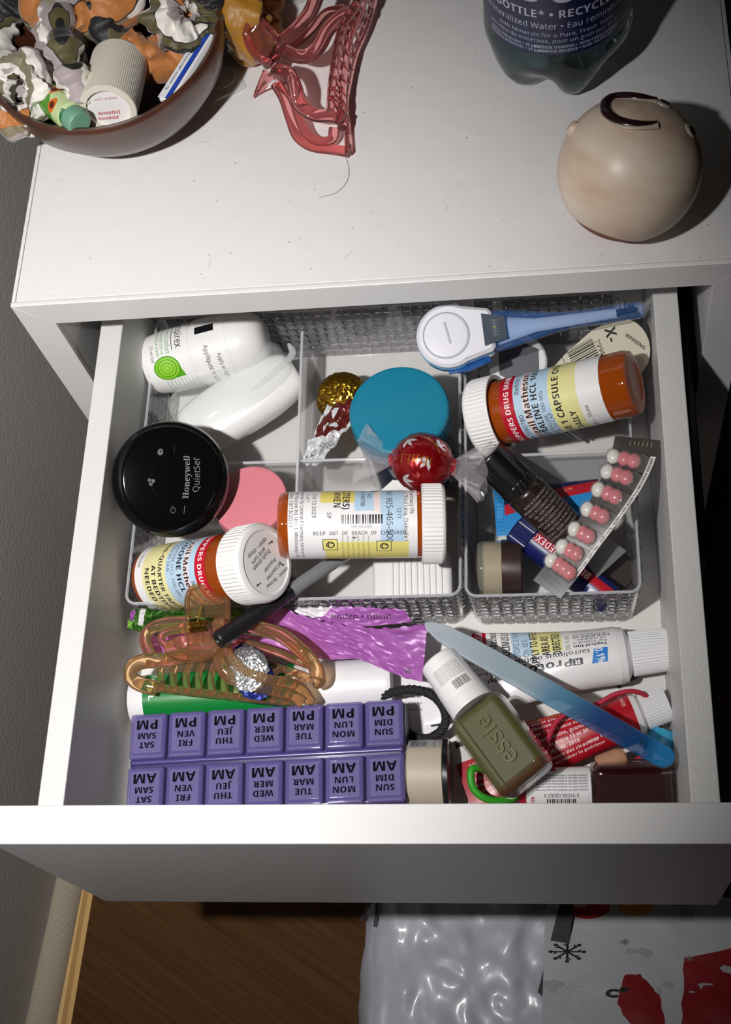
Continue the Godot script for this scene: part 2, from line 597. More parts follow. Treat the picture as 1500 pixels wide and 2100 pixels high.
	part(dr, "back_panel", Geo.new().rbox(Vector3(0.3122, 0.118, 0.012), 0.0008), skin, sh(0, -0.059, -0.3391))
	part(dr, "bottom_panel", Geo.new().rbox(Vector3(0.3122, 0.005, 0.332), 0.0003), mat("e2e0da", 0.45), sh(0, -0.1015, -0.1665))

# satin printed in olive, black, orange, lavender and white
func camo(seed_: int) -> StandardMaterial3D:
	var a := FastNoiseLite.new()
	a.seed = seed_; a.frequency = 0.0036; a.fractal_octaves = 2
	var b := FastNoiseLite.new()
	b.seed = seed_ + 5; b.frequency = 0.0045; b.fractal_octaves = 2
	var im := Image.create(256, 256, false, Image.FORMAT_RGBA8)
	for y in 256:
		for x in 256:
			var p := a.get_noise_2d(x, y)
			var q := b.get_noise_2d(x, y)
			var c := Color("e6e1da")
			if p > 0.31:
				c = Color("0f0e0f")
			elif p > 0.15:
				c = Color("57502f")
			elif p > 0.12:
				c = Color("15140f")
			elif q > 0.32:
				c = Color("b8753a")
			elif q > 0.29:
				c = Color("1a1713")
			elif q < -0.26:
				c = Color("a79b9c")
			elif p < -0.30:
				c = Color("837a61")
			im.set_pixel(x, y, c)
	var m := mat("ffffff", 0.55, 0, ImageTexture.create_from_image(im))
	m.rim_enabled = true; m.rim = 0.5; m.rim_tint = 0.4
	m.normal_enabled = true; m.normal_texture = weave; m.normal_scale = 0.25
	m.uv1_scale = Vector3(1.0, 1.6, 1)
	return m

var weave: Texture2D

# a ruffled ring of gathered fabric; folds puckers round it
func scrunchie(R: float, r: float, folds: int, seed_: int, squash := 1.0) -> Geo:
	var n := FastNoiseLite.new()
	n.seed = seed_; n.frequency = 1.0; n.fractal_octaves = 2
	return Geo.new().grid(func(u, v):
		var a: float = TAU * u
		var b: float = TAU * v
		var ca := Vector2(cos(a), sin(a))
		var cb := Vector2(cos(b), sin(b))
		var k := n.get_noise_3d(ca.x * 1.2 + cb.x * 0.4, ca.y * 1.2 + cb.y * 0.4, cb.x * 0.8)
		var fold := sin(a * folds + 2.2 * sin(b) + 5.0 * k)
		var rr := r * (1.0 + 0.15 * fold * (0.5 + 0.5 * cb.x) - 0.20 * absf(sin(a * folds * 0.5 + 3.0 * k)) * (0.5 - 0.5 * cb.x) + 0.3 * k)
		var RR := R + r * 0.35 * k
		return Vector3((RR + rr * cb.x) * ca.x, rr * cb.y * squash + r * 0.25 * n.get_noise_2d(ca.x * 2.0 + 9.0, ca.y * 2.0), (RR + rr * cb.x) * ca.y)
		, 110, 28)

func tilted(at: Vector3, normal: Vector3, spin := 0.0) -> Transform3D:
	var y := normal.normalized()
	var x := Vector3.RIGHT if absf(y.x) < 0.9 else Vector3.FORWARD
	x = (x - y * x.dot(y)).normalized()
	return Transform3D(Basis(x, y, x.cross(y)).rotated(y, spin), at)

func sheet(w: float, d: float, y := 0.0, bow := 0.0) -> Geo:
	return Geo.new().grid(func(u, v): return Vector3((u - 0.5) * w, y + bow * (1.0 - pow(2.0 * u - 1.0, 2.0)), (v - 0.5) * d), 8 if bow != 0.0 else 1, 1)

func on_top() -> void:
	weave = noise_tex(0.25, 256, [], 2.0, FastNoiseLite.TYPE_VALUE, 4, 2)
	var T := 0.0571
	# ---- clay bowl and what lies in it
	var bc := Vector3(-0.1465, T, -0.4165)
	var bowl := thing("clay_bowl", "round brown glazed clay bowl holding scrunchies and tape", "bowl", Transform3D(Basis(), bc))
	var prof := [Vector2(0, 0), Vector2(0.026, 0), Vector2(0.030, 0.001), Vector2(0.041, 0.006), Vector2(0.052, 0.015), Vector2(0.060, 0.027), Vector2(0.0645, 0.040), Vector2(0.0655, 0.049), Vector2(0.0652, 0.0515), Vector2(0.0640, 0.0528), Vector2(0.0622, 0.0520), Vector2(0.0612, 0.049), Vector2(0.056, 0.030), Vector2(0.045, 0.014), Vector2(0.030, 0.007), Vector2(0, 0.006)]
	var clay := coat(tri_map(mat("ffffff", 0.4, 0, noise_tex(0.012, 256, [[0.0, "2a1510"], [0.4, "45241a"], [0.75, "55301f"], [1.0, "7a4a32"]], 0.0, FastNoiseLite.TYPE_SIMPLEX_SMOOTH, 8)), 9.0), 0.5, 0.25)
	part(bowl, "bowl_wall", Geo.new().lathe(prof, 72, 0, TAU, func(a, y): return 1.0 + 0.012 * sin(a * 2.0 + 1.0) * smoothstep(0.0, 0.05, y) + 0.004 * sin(a * 5.0)), clay, Transform3D(Basis().scaled(Vector3(1.07, 1.03, 1.07)), Vector3.ZERO), 60)
	var spots := [
		[Vector3(-0.1922, 0.1060, -0.4243), Vector3(-0.3, 1, 0.35), 0.026, 0.0135, 4, 1, "camouflage satin scrunchie with orange and olive folds, at the left of the bowl"],
		[Vector3(-0.1904, 0.1080, -0.3806), Vector3(-0.4, 0.8, 0.5), 0.0145, 0.0085, 6, 2, "small camouflage satin scrunchie slumped over the front left rim of the bowl"],
		[Vector3(-0.1243, 0.1040, -0.4351), Vector3(0.45, 1, 0.5), 0.024, 0.0135, 4, 4, "black and olive camouflage satin scrunchie behind the tape roll"],
		[Vector3(-0.1607, 0.1180, -0.4513), Vector3(0.0, 1, 0.2), 0.026, 0.0135, 4, 6, "camouflage satin scrunchie on top at the back of the bowl"],
		[Vector3(-0.0981, 0.1080, -0.4279), Vector3(0.3, 1, 0.4), 0.0125, 0.0105, 5, 9, "pale lavender and white satin scrunchie by the right rim of the bowl"],
	]
	for s in spots:
		var o := thing("scrunchie", s[6], "scrunchie", tilted(s[0], s[1], s[5]), "camouflage scrunchies in the bowl")
		part(o, "gathered_fabric", scrunchie(s[2], s[3], s[4], s[5]), camo(s[5] * 11), Transform3D(), 70)
	var hang := thing("scrunchie", "camouflage satin scrunchie fold hanging down left of the tape roll", "scrunchie", Transform3D(), "camouflage scrunchies in the bowl")
	var hl := curve([Vector3(-0.1691, 0.1220, -0.4222), Vector3(-0.1623, 0.1240, -0.3979), Vector3(-0.1567, 0.1200, -0.3800), Vector3(-0.1529, 0.1120, -0.3713), Vector3(-0.1601, 0.1040, -0.3723), Vector3(-0.1747, 0.1000, -0.3863), Vector3(-0.1785, 0.1080, -0.4043), Vector3(-0.1750, 0.1160, -0.4198)], 60, true)
	part(hang, "gathered_fabric", Geo.new().tube(hl, range(60).map(func(k): return 0.0085 + 0.002 * sin(k * 0.9) + 0.0012 * sin(k * 2.3)), 16, true, 0.8), camo(91), Transform3D(), 75)
	# tape roll
	var ta := Vector3(-0.1373, 0.1080, -0.3626)
	var tb := Vector3(-0.1379, 0.1000, -0.4046)
	var tape := thing("tape_roll", "roll of white ribbed cloth tape tilted in the clay bowl", "tape", along(ta, tb))
	var tl := ta.distance_to(tb)
	part(tape, "tape_winding", Geo.new().lathe([Vector2(0.0122, 0.0), Vector2(0.0155, 0.0), Vector2(0.0158, 0.0006), Vector2(0.0158, tl - 0.0006), Vector2(0.0155, tl), Vector2(0.0122, tl), Vector2(0.0122, 0.0)], 320, 0, TAU, func(a, y): return 1.0 + 0.006 * sin(a * 80.0)), mat("d9d3c4", 0.8), Transform3D(), 25)
	var tp := Pad.new(256, 256, Color("eae6e4"))
	tp.text("Johnson", 120, 96, 24, Color("b02030"), 180, true, 1.0, 0.5, "Droid Serif").text("Made in China", 128, 190, 17, Color("a04050"), 180).text("&Johnson", 100, 60, 22, Color("b02030"), 180, true, 1.0, 0.5, "Droid Serif")
	part(tape, "core_card", Geo.new().grid(func(u, v): return Vector3((u - 0.5) * 0.0246 * sqrt(maxf(0.0, 1.0 - pow(2 * v - 1, 2))), 0.0022, (v - 0.5) * 0.0246), 10, 16), mat("ffffff", 0.6, 0, tp.tex()))
	part(tape, "core_ring", Geo.new().lathe([Vector2(0.0123, 0.0002), Vector2(0.0133, -0.0002), Vector2(0.0133, 0.004), Vector2(0.0123, 0.004), Vector2(0.0123, 0.0002)], 48), mat("e4dfd0", 0.7))
	# green frog-print dropper bottle
	var ga := Vector3(-0.1747, 0.1060, -0.3773)
	var gb := Vector3(-0.1508, 0.1110, -0.3518)
	var fr := thing("dropper_bottle", "small green bottle with a tree frog print beside the tape roll", "bottle", along(ga, gb))
	var gl := ga.distance_to(gb)
	var gp := Pad.new(256, 256, Color("c3d49b"))
	gp.rect(0, 0, 256, 70, Color("1d7a35")).poly(PackedVector2Array([Vector2(90, 60), Vector2(200, 50), Vector2(256, 110), Vector2(256, 190), Vector2(160, 150)]), Color("4f8a2c"))
	gp.poly(PackedVector2Array([Vector2(140, 200), Vector2(220, 215), Vector2(250, 256), Vector2(120, 256)]), Color("15692f"))
	for e: Vector2 in [Vector2(112, 96), Vector2(150, 150)]:
		gp.disc(e.x, e.y, 22, 18, Color("d86a1c")).disc(e.x, e.y, 10, 12, Color("5a1d0c"))
	part(fr, "bottle_body", Geo.new().lathe([Vector2(0, 0), Vector2(0.007, 0), Vector2(0.0085, 0.001), Vector2(0.0085, gl * 0.72), Vector2(0.006, gl * 0.78), Vector2(0.004, gl * 0.8), Vector2(0, gl * 0.8)], 32, -PI, PI), mat("ffffff", 0.35, 0, gp.tex()))
	part(fr, "cap", Geo.new().lathe([Vector2(0, gl * 0.78), Vector2(0.0075, gl * 0.78), Vector2(0.0075, gl * 0.95), Vector2(0.006, gl), Vector2(0, gl)], 28), mat("6f9f86", 0.4))
	# cold-sore cream tube
	var aa := Vector3(-0.1094, 0.0960, -0.3754)
	var ab := Vector3(-0.0862, 0.1020, -0.4179)
	var ac := thing("cream_tube", "slim white and blue cream tube leaning along the right rim of the bowl", "tube", along(aa, ab, Vector3(-0.5, 0.8, 0.3)))
	var al := aa.distance_to(ab)
	var ap := Pad.new(256, 64, Color("eef0f2"))
	ap.rect(0, 40, 256, 24, Color("1746b4")).text("© www.abreva.com", 120, 18, 15, Color("20304a"))
	part(ac, "tube_body", Geo.new().rbox(Vector3(0.010, al, 0.006), 0.002), mat("eef0f2", 0.35), sh(0, al / 2, 0))
	part(ac, "print", Geo.new().grid(func(u, v): return Vector3((v - 0.5) * 0.0098, u * al * 0.98 + 0.001, 0.00325), 2, 2), mat("ffffff", 0.35, 0, ap.tex()))

	# ---- mustard scrunchie standing behind the bowl
	var mu := thing("scrunchie", "mustard yellow satin scrunchie standing between the bowl and the red claw clip", "scrunchie", Transform3D(Basis(Vector3(0, 1, 0), -0.08).rotated(Vector3.RIGHT, 0.0), Vector3(-0.0680, 0.0880, -0.4529)))
	var mg := scrunchie(0.0205, 0.0135, 4, 21)
	var mp := Pad.new(256, 256, Color("a8741c"))
	mp.poly(PackedVector2Array([Vector2(0, 0), Vector2(256, 0), Vector2(256, 60), Vector2(180, 74), Vector2(90, 50), Vector2(0, 66)]), Color("d8d0bf")).poly(PackedVector2Array([Vector2(0, 66), Vector2(90, 50), Vector2(150, 66), Vector2(60, 92), Vector2(0, 84)]), Color("4d5234"))
	var mm := mat("ffffff", 0.45, 0, mp.tex())
	mm.rim_enabled = true; mm.rim = 0.5; mm.rim_tint = 0.5
	mm.uv1_offset = Vector3(0.0, 0.45, 0)
	mm.normal_enabled = true; mm.normal_texture = weave; mm.normal_scale = 0.3
	part(mu, "gathered_fabric", mg, mm, Transform3D(Basis(Vector3(0, 1, 0), Vector3(1, 0, 0), Vector3(0, 0, -1)), Vector3.ZERO), 70)

	# ---- clear acrylic plate under it
	var plate := thing("acrylic_stand", "clear acrylic plate lying between the bowl and the mustard scrunchie", "stand")
	var pp := []
	for p in [Vector3(-0.1313, 0.0570, -0.4556), Vector3(-0.0927, 0.0570, -0.4079), Vector3(-0.0754, 0.0570, -0.4180), Vector3(-0.1060, 0.0570, -0.4764)]:
		pp.append(Vector2(p.x, p.z))
	part(plate, "plate", Geo.new().prism(pp, 0.0028, 0.0003), pane("dfe4e4", 0.12), sh(0, T, 0))
	var pcen := Vector3(-0.0900, 0.0600, -0.4251)
	part(plate, "moulded_ring", Geo.new().tube(arc(0, 0, 0.008, 0, 345, 28).map(func(p): return Vector3(p.x, 0, p.y)), 0.0005, 6, true), pane("e8ecec", 0.3), Transform3D(Basis(), pcen + Vector3(0, 0.0003, 0)))
	var bar := thing("acrylic_strip", "clear acrylic strip lying behind the red claw clip", "strip", flat(Vector3(-0.0577, 0.0590, -0.4774), Vector3(-0.0235, 0.0590, -0.4892)))
	part(bar, "strip", Geo.new().rbox(Vector3(0.034, 0.003, 0.012), 0.0006), pane("e2e4e4", 0.25), sh(0.012, 0, -0.006))

	claw_coral()
	water_bottle()
	face_ball()
	# a stray hair and crumbs
	var hair := mat("6b5a48", 0.6)
	var st := thing("stray_hair", "thin stray hair curved on the white tabletop under the red claw clip", "hair")
	part(st, "strand", Geo.new().tube(curve([Vector3(-0.0276, 0.0573, -0.3337), Vector3(-0.0180, 0.0573, -0.3363), Vector3(-0.0122, 0.0574, -0.3435), Vector3(-0.0114, 0.0574, -0.3527), Vector3(-0.0139, 0.0573, -0.3624)], 24), 0.00012, 5), hair)

func claw_coral() -> void:
	var red := glass("f0606a", 0.045, 0.02, 0.18)
	red.albedo_color = Color(1.0, 0.70, 0.70, 0.05)
	var o := thing("claw_clip", "translucent coral red claw hair clip lying on the nightstand top", "hair clip")
	var w := func(pts: Array, r: float, n := 36, flat_ := 0.55) -> Geo: return Geo.new().tube(curve(pts, n), r, 12, false, flat_, Vector3(0.15, 1, 0.2))
	# lower and upper bows of the two jaws
	part(o, "bow", w.call([Vector3(-0.0521, 0.0800, -0.4097), Vector3(-0.0436, 0.0860, -0.4003), Vector3(-0.0390, 0.0840, -0.3902), Vector3(-0.0370, 0.0780, -0.3830), Vector3(-0.0294, 0.0740, -0.3784), Vector3(-0.0194, 0.0720, -0.3784), Vector3(-0.0131, 0.0720, -0.3750)], 0.0042), red)
	part(o, "bow", w.call([Vector3(-0.0535, 0.0720, -0.4056), Vector3(-0.0483, 0.0700, -0.3960), Vector3(-0.0444, 0.0660, -0.3837), Vector3(-0.0405, 0.0630, -0.3735), Vector3(-0.0325, 0.0615, -0.3670), Vector3(-0.0212, 0.0615, -0.3638), Vector3(-0.0114, 0.0620, -0.3604)], 0.0034), red)
	part(o, "bow", w.call([Vector3(-0.0516, 0.0730, -0.4045), Vector3(-0.0432, 0.0720, -0.3944), Vector3(-0.0384, 0.0670, -0.3805), Vector3(-0.0340, 0.0640, -0.3727), Vector3(-0.0281, 0.0630, -0.3688), Vector3(-0.0209, 0.0640, -0.3687), Vector3(-0.0190, 0.0670, -0.3743)], 0.0030), red)
	part(o, "bow", w.call([Vector3(-0.0499, 0.0820, -0.4230), Vector3(-0.0419, 0.0840, -0.4150), Vector3(-0.0339, 0.0840, -0.4127), Vector3(-0.0274, 0.0840, -0.4185), Vector3(-0.0223, 0.0840, -0.4312), Vector3(-0.0147, 0.0840, -0.4407), Vector3(-0.0083, 0.0820, -0.4458)], 0.0046), red)
	part(o, "bow", w.call([Vector3(-0.0494, 0.0880, -0.4215), Vector3(-0.0408, 0.0920, -0.4232), Vector3(-0.0345, 0.0940, -0.4293), Vector3(-0.0294, 0.0960, -0.4363), Vector3(-0.0256, 0.0960, -0.4519)], 0.0044), red)
	part(o, "bow", w.call([Vector3(-0.0529, 0.0720, -0.4353), Vector3(-0.0446, 0.0700, -0.4363), Vector3(-0.0351, 0.0680, -0.4493), Vector3(-0.0274, 0.0680, -0.4615), Vector3(-0.0160, 0.0700, -0.4619)], 0.0026), red)
	# the two comb rails and the teeth between them
	var ra := curve([Vector3(-0.0006, 0.0900, -0.4570), Vector3(-0.0058, 0.0900, -0.4418), Vector3(-0.0120, 0.0880, -0.4312), Vector3(-0.0152, 0.0860, -0.4181), Vector3(-0.0172, 0.0840, -0.4021), Vector3(-0.0190, 0.0800, -0.3882), Vector3(-0.0198, 0.0760, -0.3785)], 40)
	var rb := curve([Vector3(0.0031, 0.0660, -0.4817), Vector3(-0.0002, 0.0660, -0.4634), Vector3(-0.0040, 0.0650, -0.4479), Vector3(-0.0095, 0.0640, -0.4313), Vector3(-0.0125, 0.0630, -0.4140), Vector3(-0.0144, 0.0620, -0.3968), Vector3(-0.0127, 0.0615, -0.3792), Vector3(-0.0111, 0.0610, -0.3612)], 40)
	var rc := curve([Vector3(-0.0003, 0.0820, -0.4654), Vector3(-0.0047, 0.0800, -0.4481), Vector3(-0.0102, 0.0780, -0.4327), Vector3(-0.0130, 0.0750, -0.4175), Vector3(-0.0147, 0.0720, -0.4022), Vector3(-0.0150, 0.0700, -0.3862), Vector3(-0.0143, 0.0680, -0.3730)], 40)
	part(o, "comb_rail", Geo.new().tube(ra, 0.0024, 10, false, 1.6, Vector3.UP), red)
	part(o, "comb_rail", Geo.new().tube(rb, 0.0022, 10, false, 1.6, Vector3.UP), red)
	part(o, "comb_rail", Geo.new().tube(rc, 0.0028, 10, false, 1.3, Vector3.UP), red)
	for k in 12:
		var t := 2 + k * 3
		var a: Vector3 = ra[t]
		var b: Vector3 = rb[mini(39, t + 1)]
		part(o, "tooth", Geo.new().tube(curve([a, a.lerp(b, 0.3) + Vector3(0.0005, 0.004, 0), a.lerp(b, 0.7) + Vector3(0.002, 0.003, 0), b], 8), [0.0016, 0.0017, 0.0017, 0.0016, 0.0015, 0.0013, 0.0012, 0.0011, 0.001], 7), red)
	# finger tabs
	var tab := curve([Vector3(-0.0541, 0.0840, -0.4098), Vector3(-0.0607, 0.0880, -0.4111), Vector3(-0.0647, 0.0940, -0.4152), Vector3(-0.0657, 0.1000, -0.4211), Vector3(-0.0625, 0.1030, -0.4258), Vector3(-0.0570, 0.1020, -0.4240), Vector3(-0.0523, 0.0960, -0.4213), Vector3(-0.0494, 0.0880, -0.4215)], 40)
	part(o, "finger_tab", Geo.new().tube(tab, 0.0024, 10), red)
	part(o, "finger_tab", Geo.new().grid(func(u, v): return (tab[2 + int(round(v * 16))] as Vector3).lerp(tab[38 - int(round(v * 16))], 0.04 + 0.92 * u) + Vector3(0, 0.0004, 0), 8, 16), red, Transform3D(), 60, false)
	part(o, "finger_tab", Geo.new().slab(func(u, v): return (Vector3(-0.0623, 0.0700, -0.4195) as Vector3).lerp(Vector3(-0.0520, 0.0740, -0.4062), u).lerp((Vector3(-0.0703, 0.0590, -0.4105) as Vector3).lerp(Vector3(-0.0552, 0.0660, -0.4121), u), v) + Vector3(0, 0.002 * sin(u * PI), 0), 6, 8, Vector3(0.0005, -0.0022, 0.0005)), red)
	# spring and pivots
	var ax := (Vector3(-0.0575, 0.0800, -0.4147) as Vector3)
	var bx := (Vector3(-0.0502, 0.0800, -0.4212) as Vector3)
	var coil := []
	for k in 97:
		var a := TAU * k / 12.0
		coil.append(ax.lerp(bx, k / 96.0) + Vector3(0.3, 0, 0.6).normalized() * (cos(a) * 0.0028) + Vector3.UP * (sin(a) * 0.0028))
	part(o, "spring", Geo.new().tube(coil, 0.00035, 6), mat("8a2a2c", 0.3, 0.7))
	for q: Vector3 in [ax, bx]:
		part(o, "pivot", Geo.new().lathe([Vector2(0, -0.003), Vector2(0.0032, -0.0025), Vector2(0.0036, 0), Vector2(0.0032, 0.0025), Vector2(0, 0.003)], 18), red, along(q, q + (bx - ax)))

func water_bottle() -> void:
	var at := Vector3(0.1085, 0.0571, -0.4195)
	var o := thing("water_bottle", "clear plastic water bottle with a dark blue printed label", "bottle", Transform3D(Basis(Vector3.UP, 0.27), at))
	var foot := func(a: float, y: float) -> float:
		var k := 1.0 - smoothstep(0.0, 0.034, y)
		var lobe := 0.5 + 0.5 * cos(a * 5.0)
		return 1.0 - 0.50 * k * pow(1.0 - lobe, 1.3)
	var prof := [Vector2(0, 0.008), Vector2(0.010, 0.006), Vector2(0.018, 0.0015), Vector2(0.022, 0.0), Vector2(0.027, 0.0012), Vector2(0.032, 0.006), Vector2(0.0365, 0.014), Vector2(0.0395, 0.024), Vector2(0.0410, 0.034), Vector2(0.0410, 0.040), Vector2(0.0402, 0.0425), Vector2(0.0398, 0.046), Vector2(0.0398, 0.145), Vector2(0.0405, 0.15), Vector2(0.040, 0.165), Vector2(0.030, 0.190), Vector2(0.0145, 0.208), Vector2(0.013, 0.212), Vector2(0.013, 0.222), Vector2(0, 0.222)]
	part(o, "bottle_wall", Geo.new().lathe(prof, 100, 0, TAU, foot), glass("a4c0c8", 0.034, 0.0, 0.02), Transform3D(), 60)
	part(o, "cap", Geo.new().lathe([Vector2(0, 0.214), Vector2(0.0155, 0.214), Vector2(0.0155, 0.228), Vector2(0.014, 0.230), Vector2(0, 0.230)], 120, 0, TAU, func(a, y): return 1.0 + 0.02 * sin(a * 30.0)), mat("e8eaee", 0.4))
	var p := Pad.new(1400, 512, Color("0d1644"))
	var w := Color("c3c8d6")
	p.text("100%", 600, 268, 112, w, 0, true, 1.15)
	p.text("BOTTLE* • RECYCLÉE", 600, 362, 27, w, 0, true, 1.06)
	p.text("Remineralized Water • Eau reminéralisée", 600, 404, 21, w, 0, false, 1.0)
	p.text("with Minerals for a Pure, Fresh Taste", 600, 437, 14, w, 0, false, 1.15).text("enrichie de minéraux, pour un goût pur et frais", 600, 459, 14, w, 0, false, 1.1)
	p.text("REVERSE OSMOSIS • NON-CARBONATED", 665, 482, 10, w, 0, true).text("OSMOSE INVERSE • NON GAZÉIFIÉE", 665, 497, 10, w, 0, true)
	p.text("DISSOLVED SOLIDS < 35 ppm", 465, 482, 9.5, w, 0, true).text("MATIÈRES DISSOUTES < 35 ppm", 465, 497, 9.5, w, 0, true)
	p.text("591 mL", 815, 486, 19, w)
	p.text("* BOTTLE MADE OF", 880, 400, 10, w, -90, true).text("100% RECYCLED PLASTIC", 898, 390, 10, w, -90, true)
	p.bars(930, 330, 100, 140, w, 3)
	part(o, "label", Geo.new().grid(func(u, v):
		var a: float = -PI + TAU * u + 0.12
		return Vector3(0.0403 * sin(a), 0.143 - 0.0965 * v, 0.0403 * cos(a)), 90, 4), mat("ffffff", 0.35, 0, p.tex()), Transform3D(), 60, false)

func face_ball() -> void:
	var c := Vector3(0.1408, 0.0930, -0.3088)
	var r := 0.0366
	var o := thing("ceramic_face", "round cream ceramic ball figure with a brown moustache and small eyes", "figurine", Transform3D(Basis(), c))
	var skin := mat("ffffff", 0.38, 0, noise_tex(0.012, 256, [[0.0, "cdae9a"], [0.35, "dec6b0"], [0.7, "e6d3be"], [1.0, "ecdcca"]], 0.0, FastNoiseLite.TYPE_SIMPLEX_SMOOTH, 14))
	var x := along(Vector3.ZERO, Vector3(-0.36, -0.72, 0.50))
	var ball := []
	for k in 33:
		var a := PI * k / 32.0 * 0.80
		ball.append(Vector2(r * sin(a), -r * cos(a)))
	part(o, "glazed_body", Geo.new().lathe(ball, 64), skin, x, 60)
	var base := []
	for k in 9:
		var a := PI * (0.80 + 0.12 * k / 8.0)
		base.append(Vector2(r * 0.992 * sin(a), -r * 0.992 * cos(a)))
	base.append(Vector2(0, -r * 0.992 * cos(PI * 0.92)))
	part(o, "terracotta_foot", Geo.new().lathe(base, 48), mat("8f5a44", 0.8), x, 50)
	var dark := coat(mat("2a1412", 0.25), 1.0)
	var mo := curve([Vector3(0.1543, 0.1229, -0.3258), Vector3(0.1441, 0.1243, -0.3280), Vector3(0.1341, 0.1215, -0.3313), Vector3(0.1295, 0.1236, -0.3261), Vector3(0.1295, 0.1272, -0.3167), Vector3(0.1347, 0.1294, -0.3091), Vector3(0.1438, 0.1297, -0.3058), Vector3(0.1528, 0.1278, -0.3071)], 40)
	part(o, "moustache", Geo.new().tube(mo.map(func(p): return p - c), range(41).map(func(k): return 0.0030 - 0.0012 * pow(absf(k / 20.0 - 1.0), 4.0)), 12, false, 0.75, Vector3(-0.1, 0.9, -0.3)), dark)
	var rimw := mat("c9b8a6", 0.4)
	part(o, "lip_rim", Geo.new().tube(mo.map(func(p): return (p - c) * 0.985), 0.0036, 10, false, 0.5, Vector3(-0.1, 0.9, -0.3)), rimw)
	for e: Vector3 in [Vector3(0.1699, 0.1145, -0.3128), Vector3(0.1572, 0.1212, -0.3254)]:
		var d := (e - c).normalized()
		var ex := along(e - c, e - c + d)
		part(o, "eye", Geo.new().lathe([Vector2(0.0044, -0.0012), Vector2(0.0040, 0.0003), Vector2(0.0028, 0.0009), Vector2(0, 0.0010)], 24), mat("d8cec4", 0.3), ex)
		part(o, "pupil", Geo.new().lathe([Vector2(0.0028, 0.0003), Vector2(0.0024, 0.0013), Vector2(0, 0.0016)], 20), coat(mat("0d0b0c", 0.2)), ex.translated_local(Vector3(0.0004, 0, -0.0006)))
	var nb := (Vector3(0.1130, 0.1126, -0.3211)) as Vector3
	part(o, "ear", Geo.new().lathe([Vector2(0, -0.004), Vector2(0.0036, -0.003), Vector2(0.0042, 0), Vector2(0.0034, 0.0022), Vector2(0, 0.003)], 20), skin, along(nb - c, (nb - c) * 1.2))

# ---- clear organiser trays with a moulded basket weave
func weave_wall(length: float, height: float) -> Geo:
	var nx := maxi(4, roundi(length / 0.0064))
	var ny := roundi(height / 0.0062)
	var bump := func(u: float, v: float) -> float:
		var a := u * nx
		var b := v * ny
		var odd := (int(floor(a)) + int(floor(b))) % 2
		var p := sin(PI * fposmod(a, 1.0))
		var q := sin(PI * fposmod(b, 1.0))
		return 0.0010 * minf(1.0, 1.9 * p) * minf(1.0, 1.9 * q) + 0.0004 * (p if odd == 0 else q)
	var g := Geo.new()
	g.grid(func(u, v): return Vector3((u - 0.5) * length, v * height, 0.0008 + bump.call(u, v)), nx * 5, ny * 5)
	g.grid(func(u, v): return Vector3((0.5 - u) * length, v * height, -0.0008), nx, 1)
	for s: float in [-0.5, 0.5]:
		g.quad(Vector3(s * length, 0, -0.0008), Vector3(s * length, height, -0.0008), Vector3(s * length, height, 0.0008), Vector3(s * length, 0, 0.0008))
	g.quad(Vector3(-0.5 * length, height, -0.0008), Vector3(0.5 * length, height, -0.0008), Vector3(0.5 * length, height, 0.0012), Vector3(-0.5 * length, height, 0.0012))
	return g

func organiser(o: Node3D, x0: float, x1: float, z0: float, z1: float, y0: float, h: float) -> void:
	var relief := glass("e6e5ea", 0.05, 0.0, 0.02)
	var clear := pane("e6e7ea", 0.10)
	var lip := pane("eceef2", 0.32)
	var cx := (x0 + x1) / 2.0
	var cz := (z0 + z1) / 2.0
	var w := x1 - x0
	var d := z1 - z0
	var r := 0.006
	for s: float in [-1.0, 1.0]:
		part(o, "woven_wall", weave_wall(w - 2 * r, h), relief, Transform3D(Basis(Vector3.UP, 0.0 if s > 0 else PI) * Basis(Vector3.RIGHT, 0.06), Vector3(cx, y0, (z1 if s > 0 else z0) - s * 0.0034)), 50)
		part(o, "woven_wall", weave_wall(d - 2 * r, h), relief, Transform3D(Basis(Vector3.UP, s * PI / 2) * Basis(Vector3.RIGHT, 0.06), Vector3((x1 if s > 0 else x0) - s * 0.0034, y0, cz)), 50)
		for t: float in [-1.0, 1.0]:
			var c := Vector2((x1 if s > 0 else x0) - s * r, (z1 if t > 0 else z0) - t * r)
			part(o, "corner", Geo.new().grid(func(u, v):
				var a: float = u * PI / 2
				var k: float = 0.6 + 0.4 * v + 0.03 * sin(v * 50.0)
				return Vector3(c.x + s * r * k * cos(a), y0 + v * h, c.y + t * r * k * sin(a)), 6, 24), pane("e6e7ea", 0.2), Transform3D(), 60, false)
	part(o, "tray_base", Geo.new().rbox(Vector3(w - 0.009, 0.0016, d - 0.009), 0.0006), clear, sh(cx, y0 + 0.0009, cz))
	var path := []
	for p: Vector2 in oblong(w / 2 - 0.0004, d / 2 - 0.0004, r, 5):
		path.append(Vector3(cx + p.x, y0 + h, cz + p.y))
	part(o, "rim", Geo.new().tube(path, 0.0009, 6, true, 1.2, Vector3.UP), lip)

func divider(o: Node3D, a: Vector3, b: Vector3, y0: float) -> void:
	var l := a.distance_to(b)
	part(o, "divider", Geo.new().rbox(Vector3(l, a.y - y0, 0.0014), 0.0004), pane("dcdde2", 0.14), flat(a, b) * sh(l / 2, -(a.y - y0) / 2, 0))
	part(o, "divider_edge", Geo.new().rbox(Vector3(l, 0.0014, 0.0018), 0.0005), pane("e2e3e8", 0.45), flat(a, b) * sh(l / 2, 0, 0))

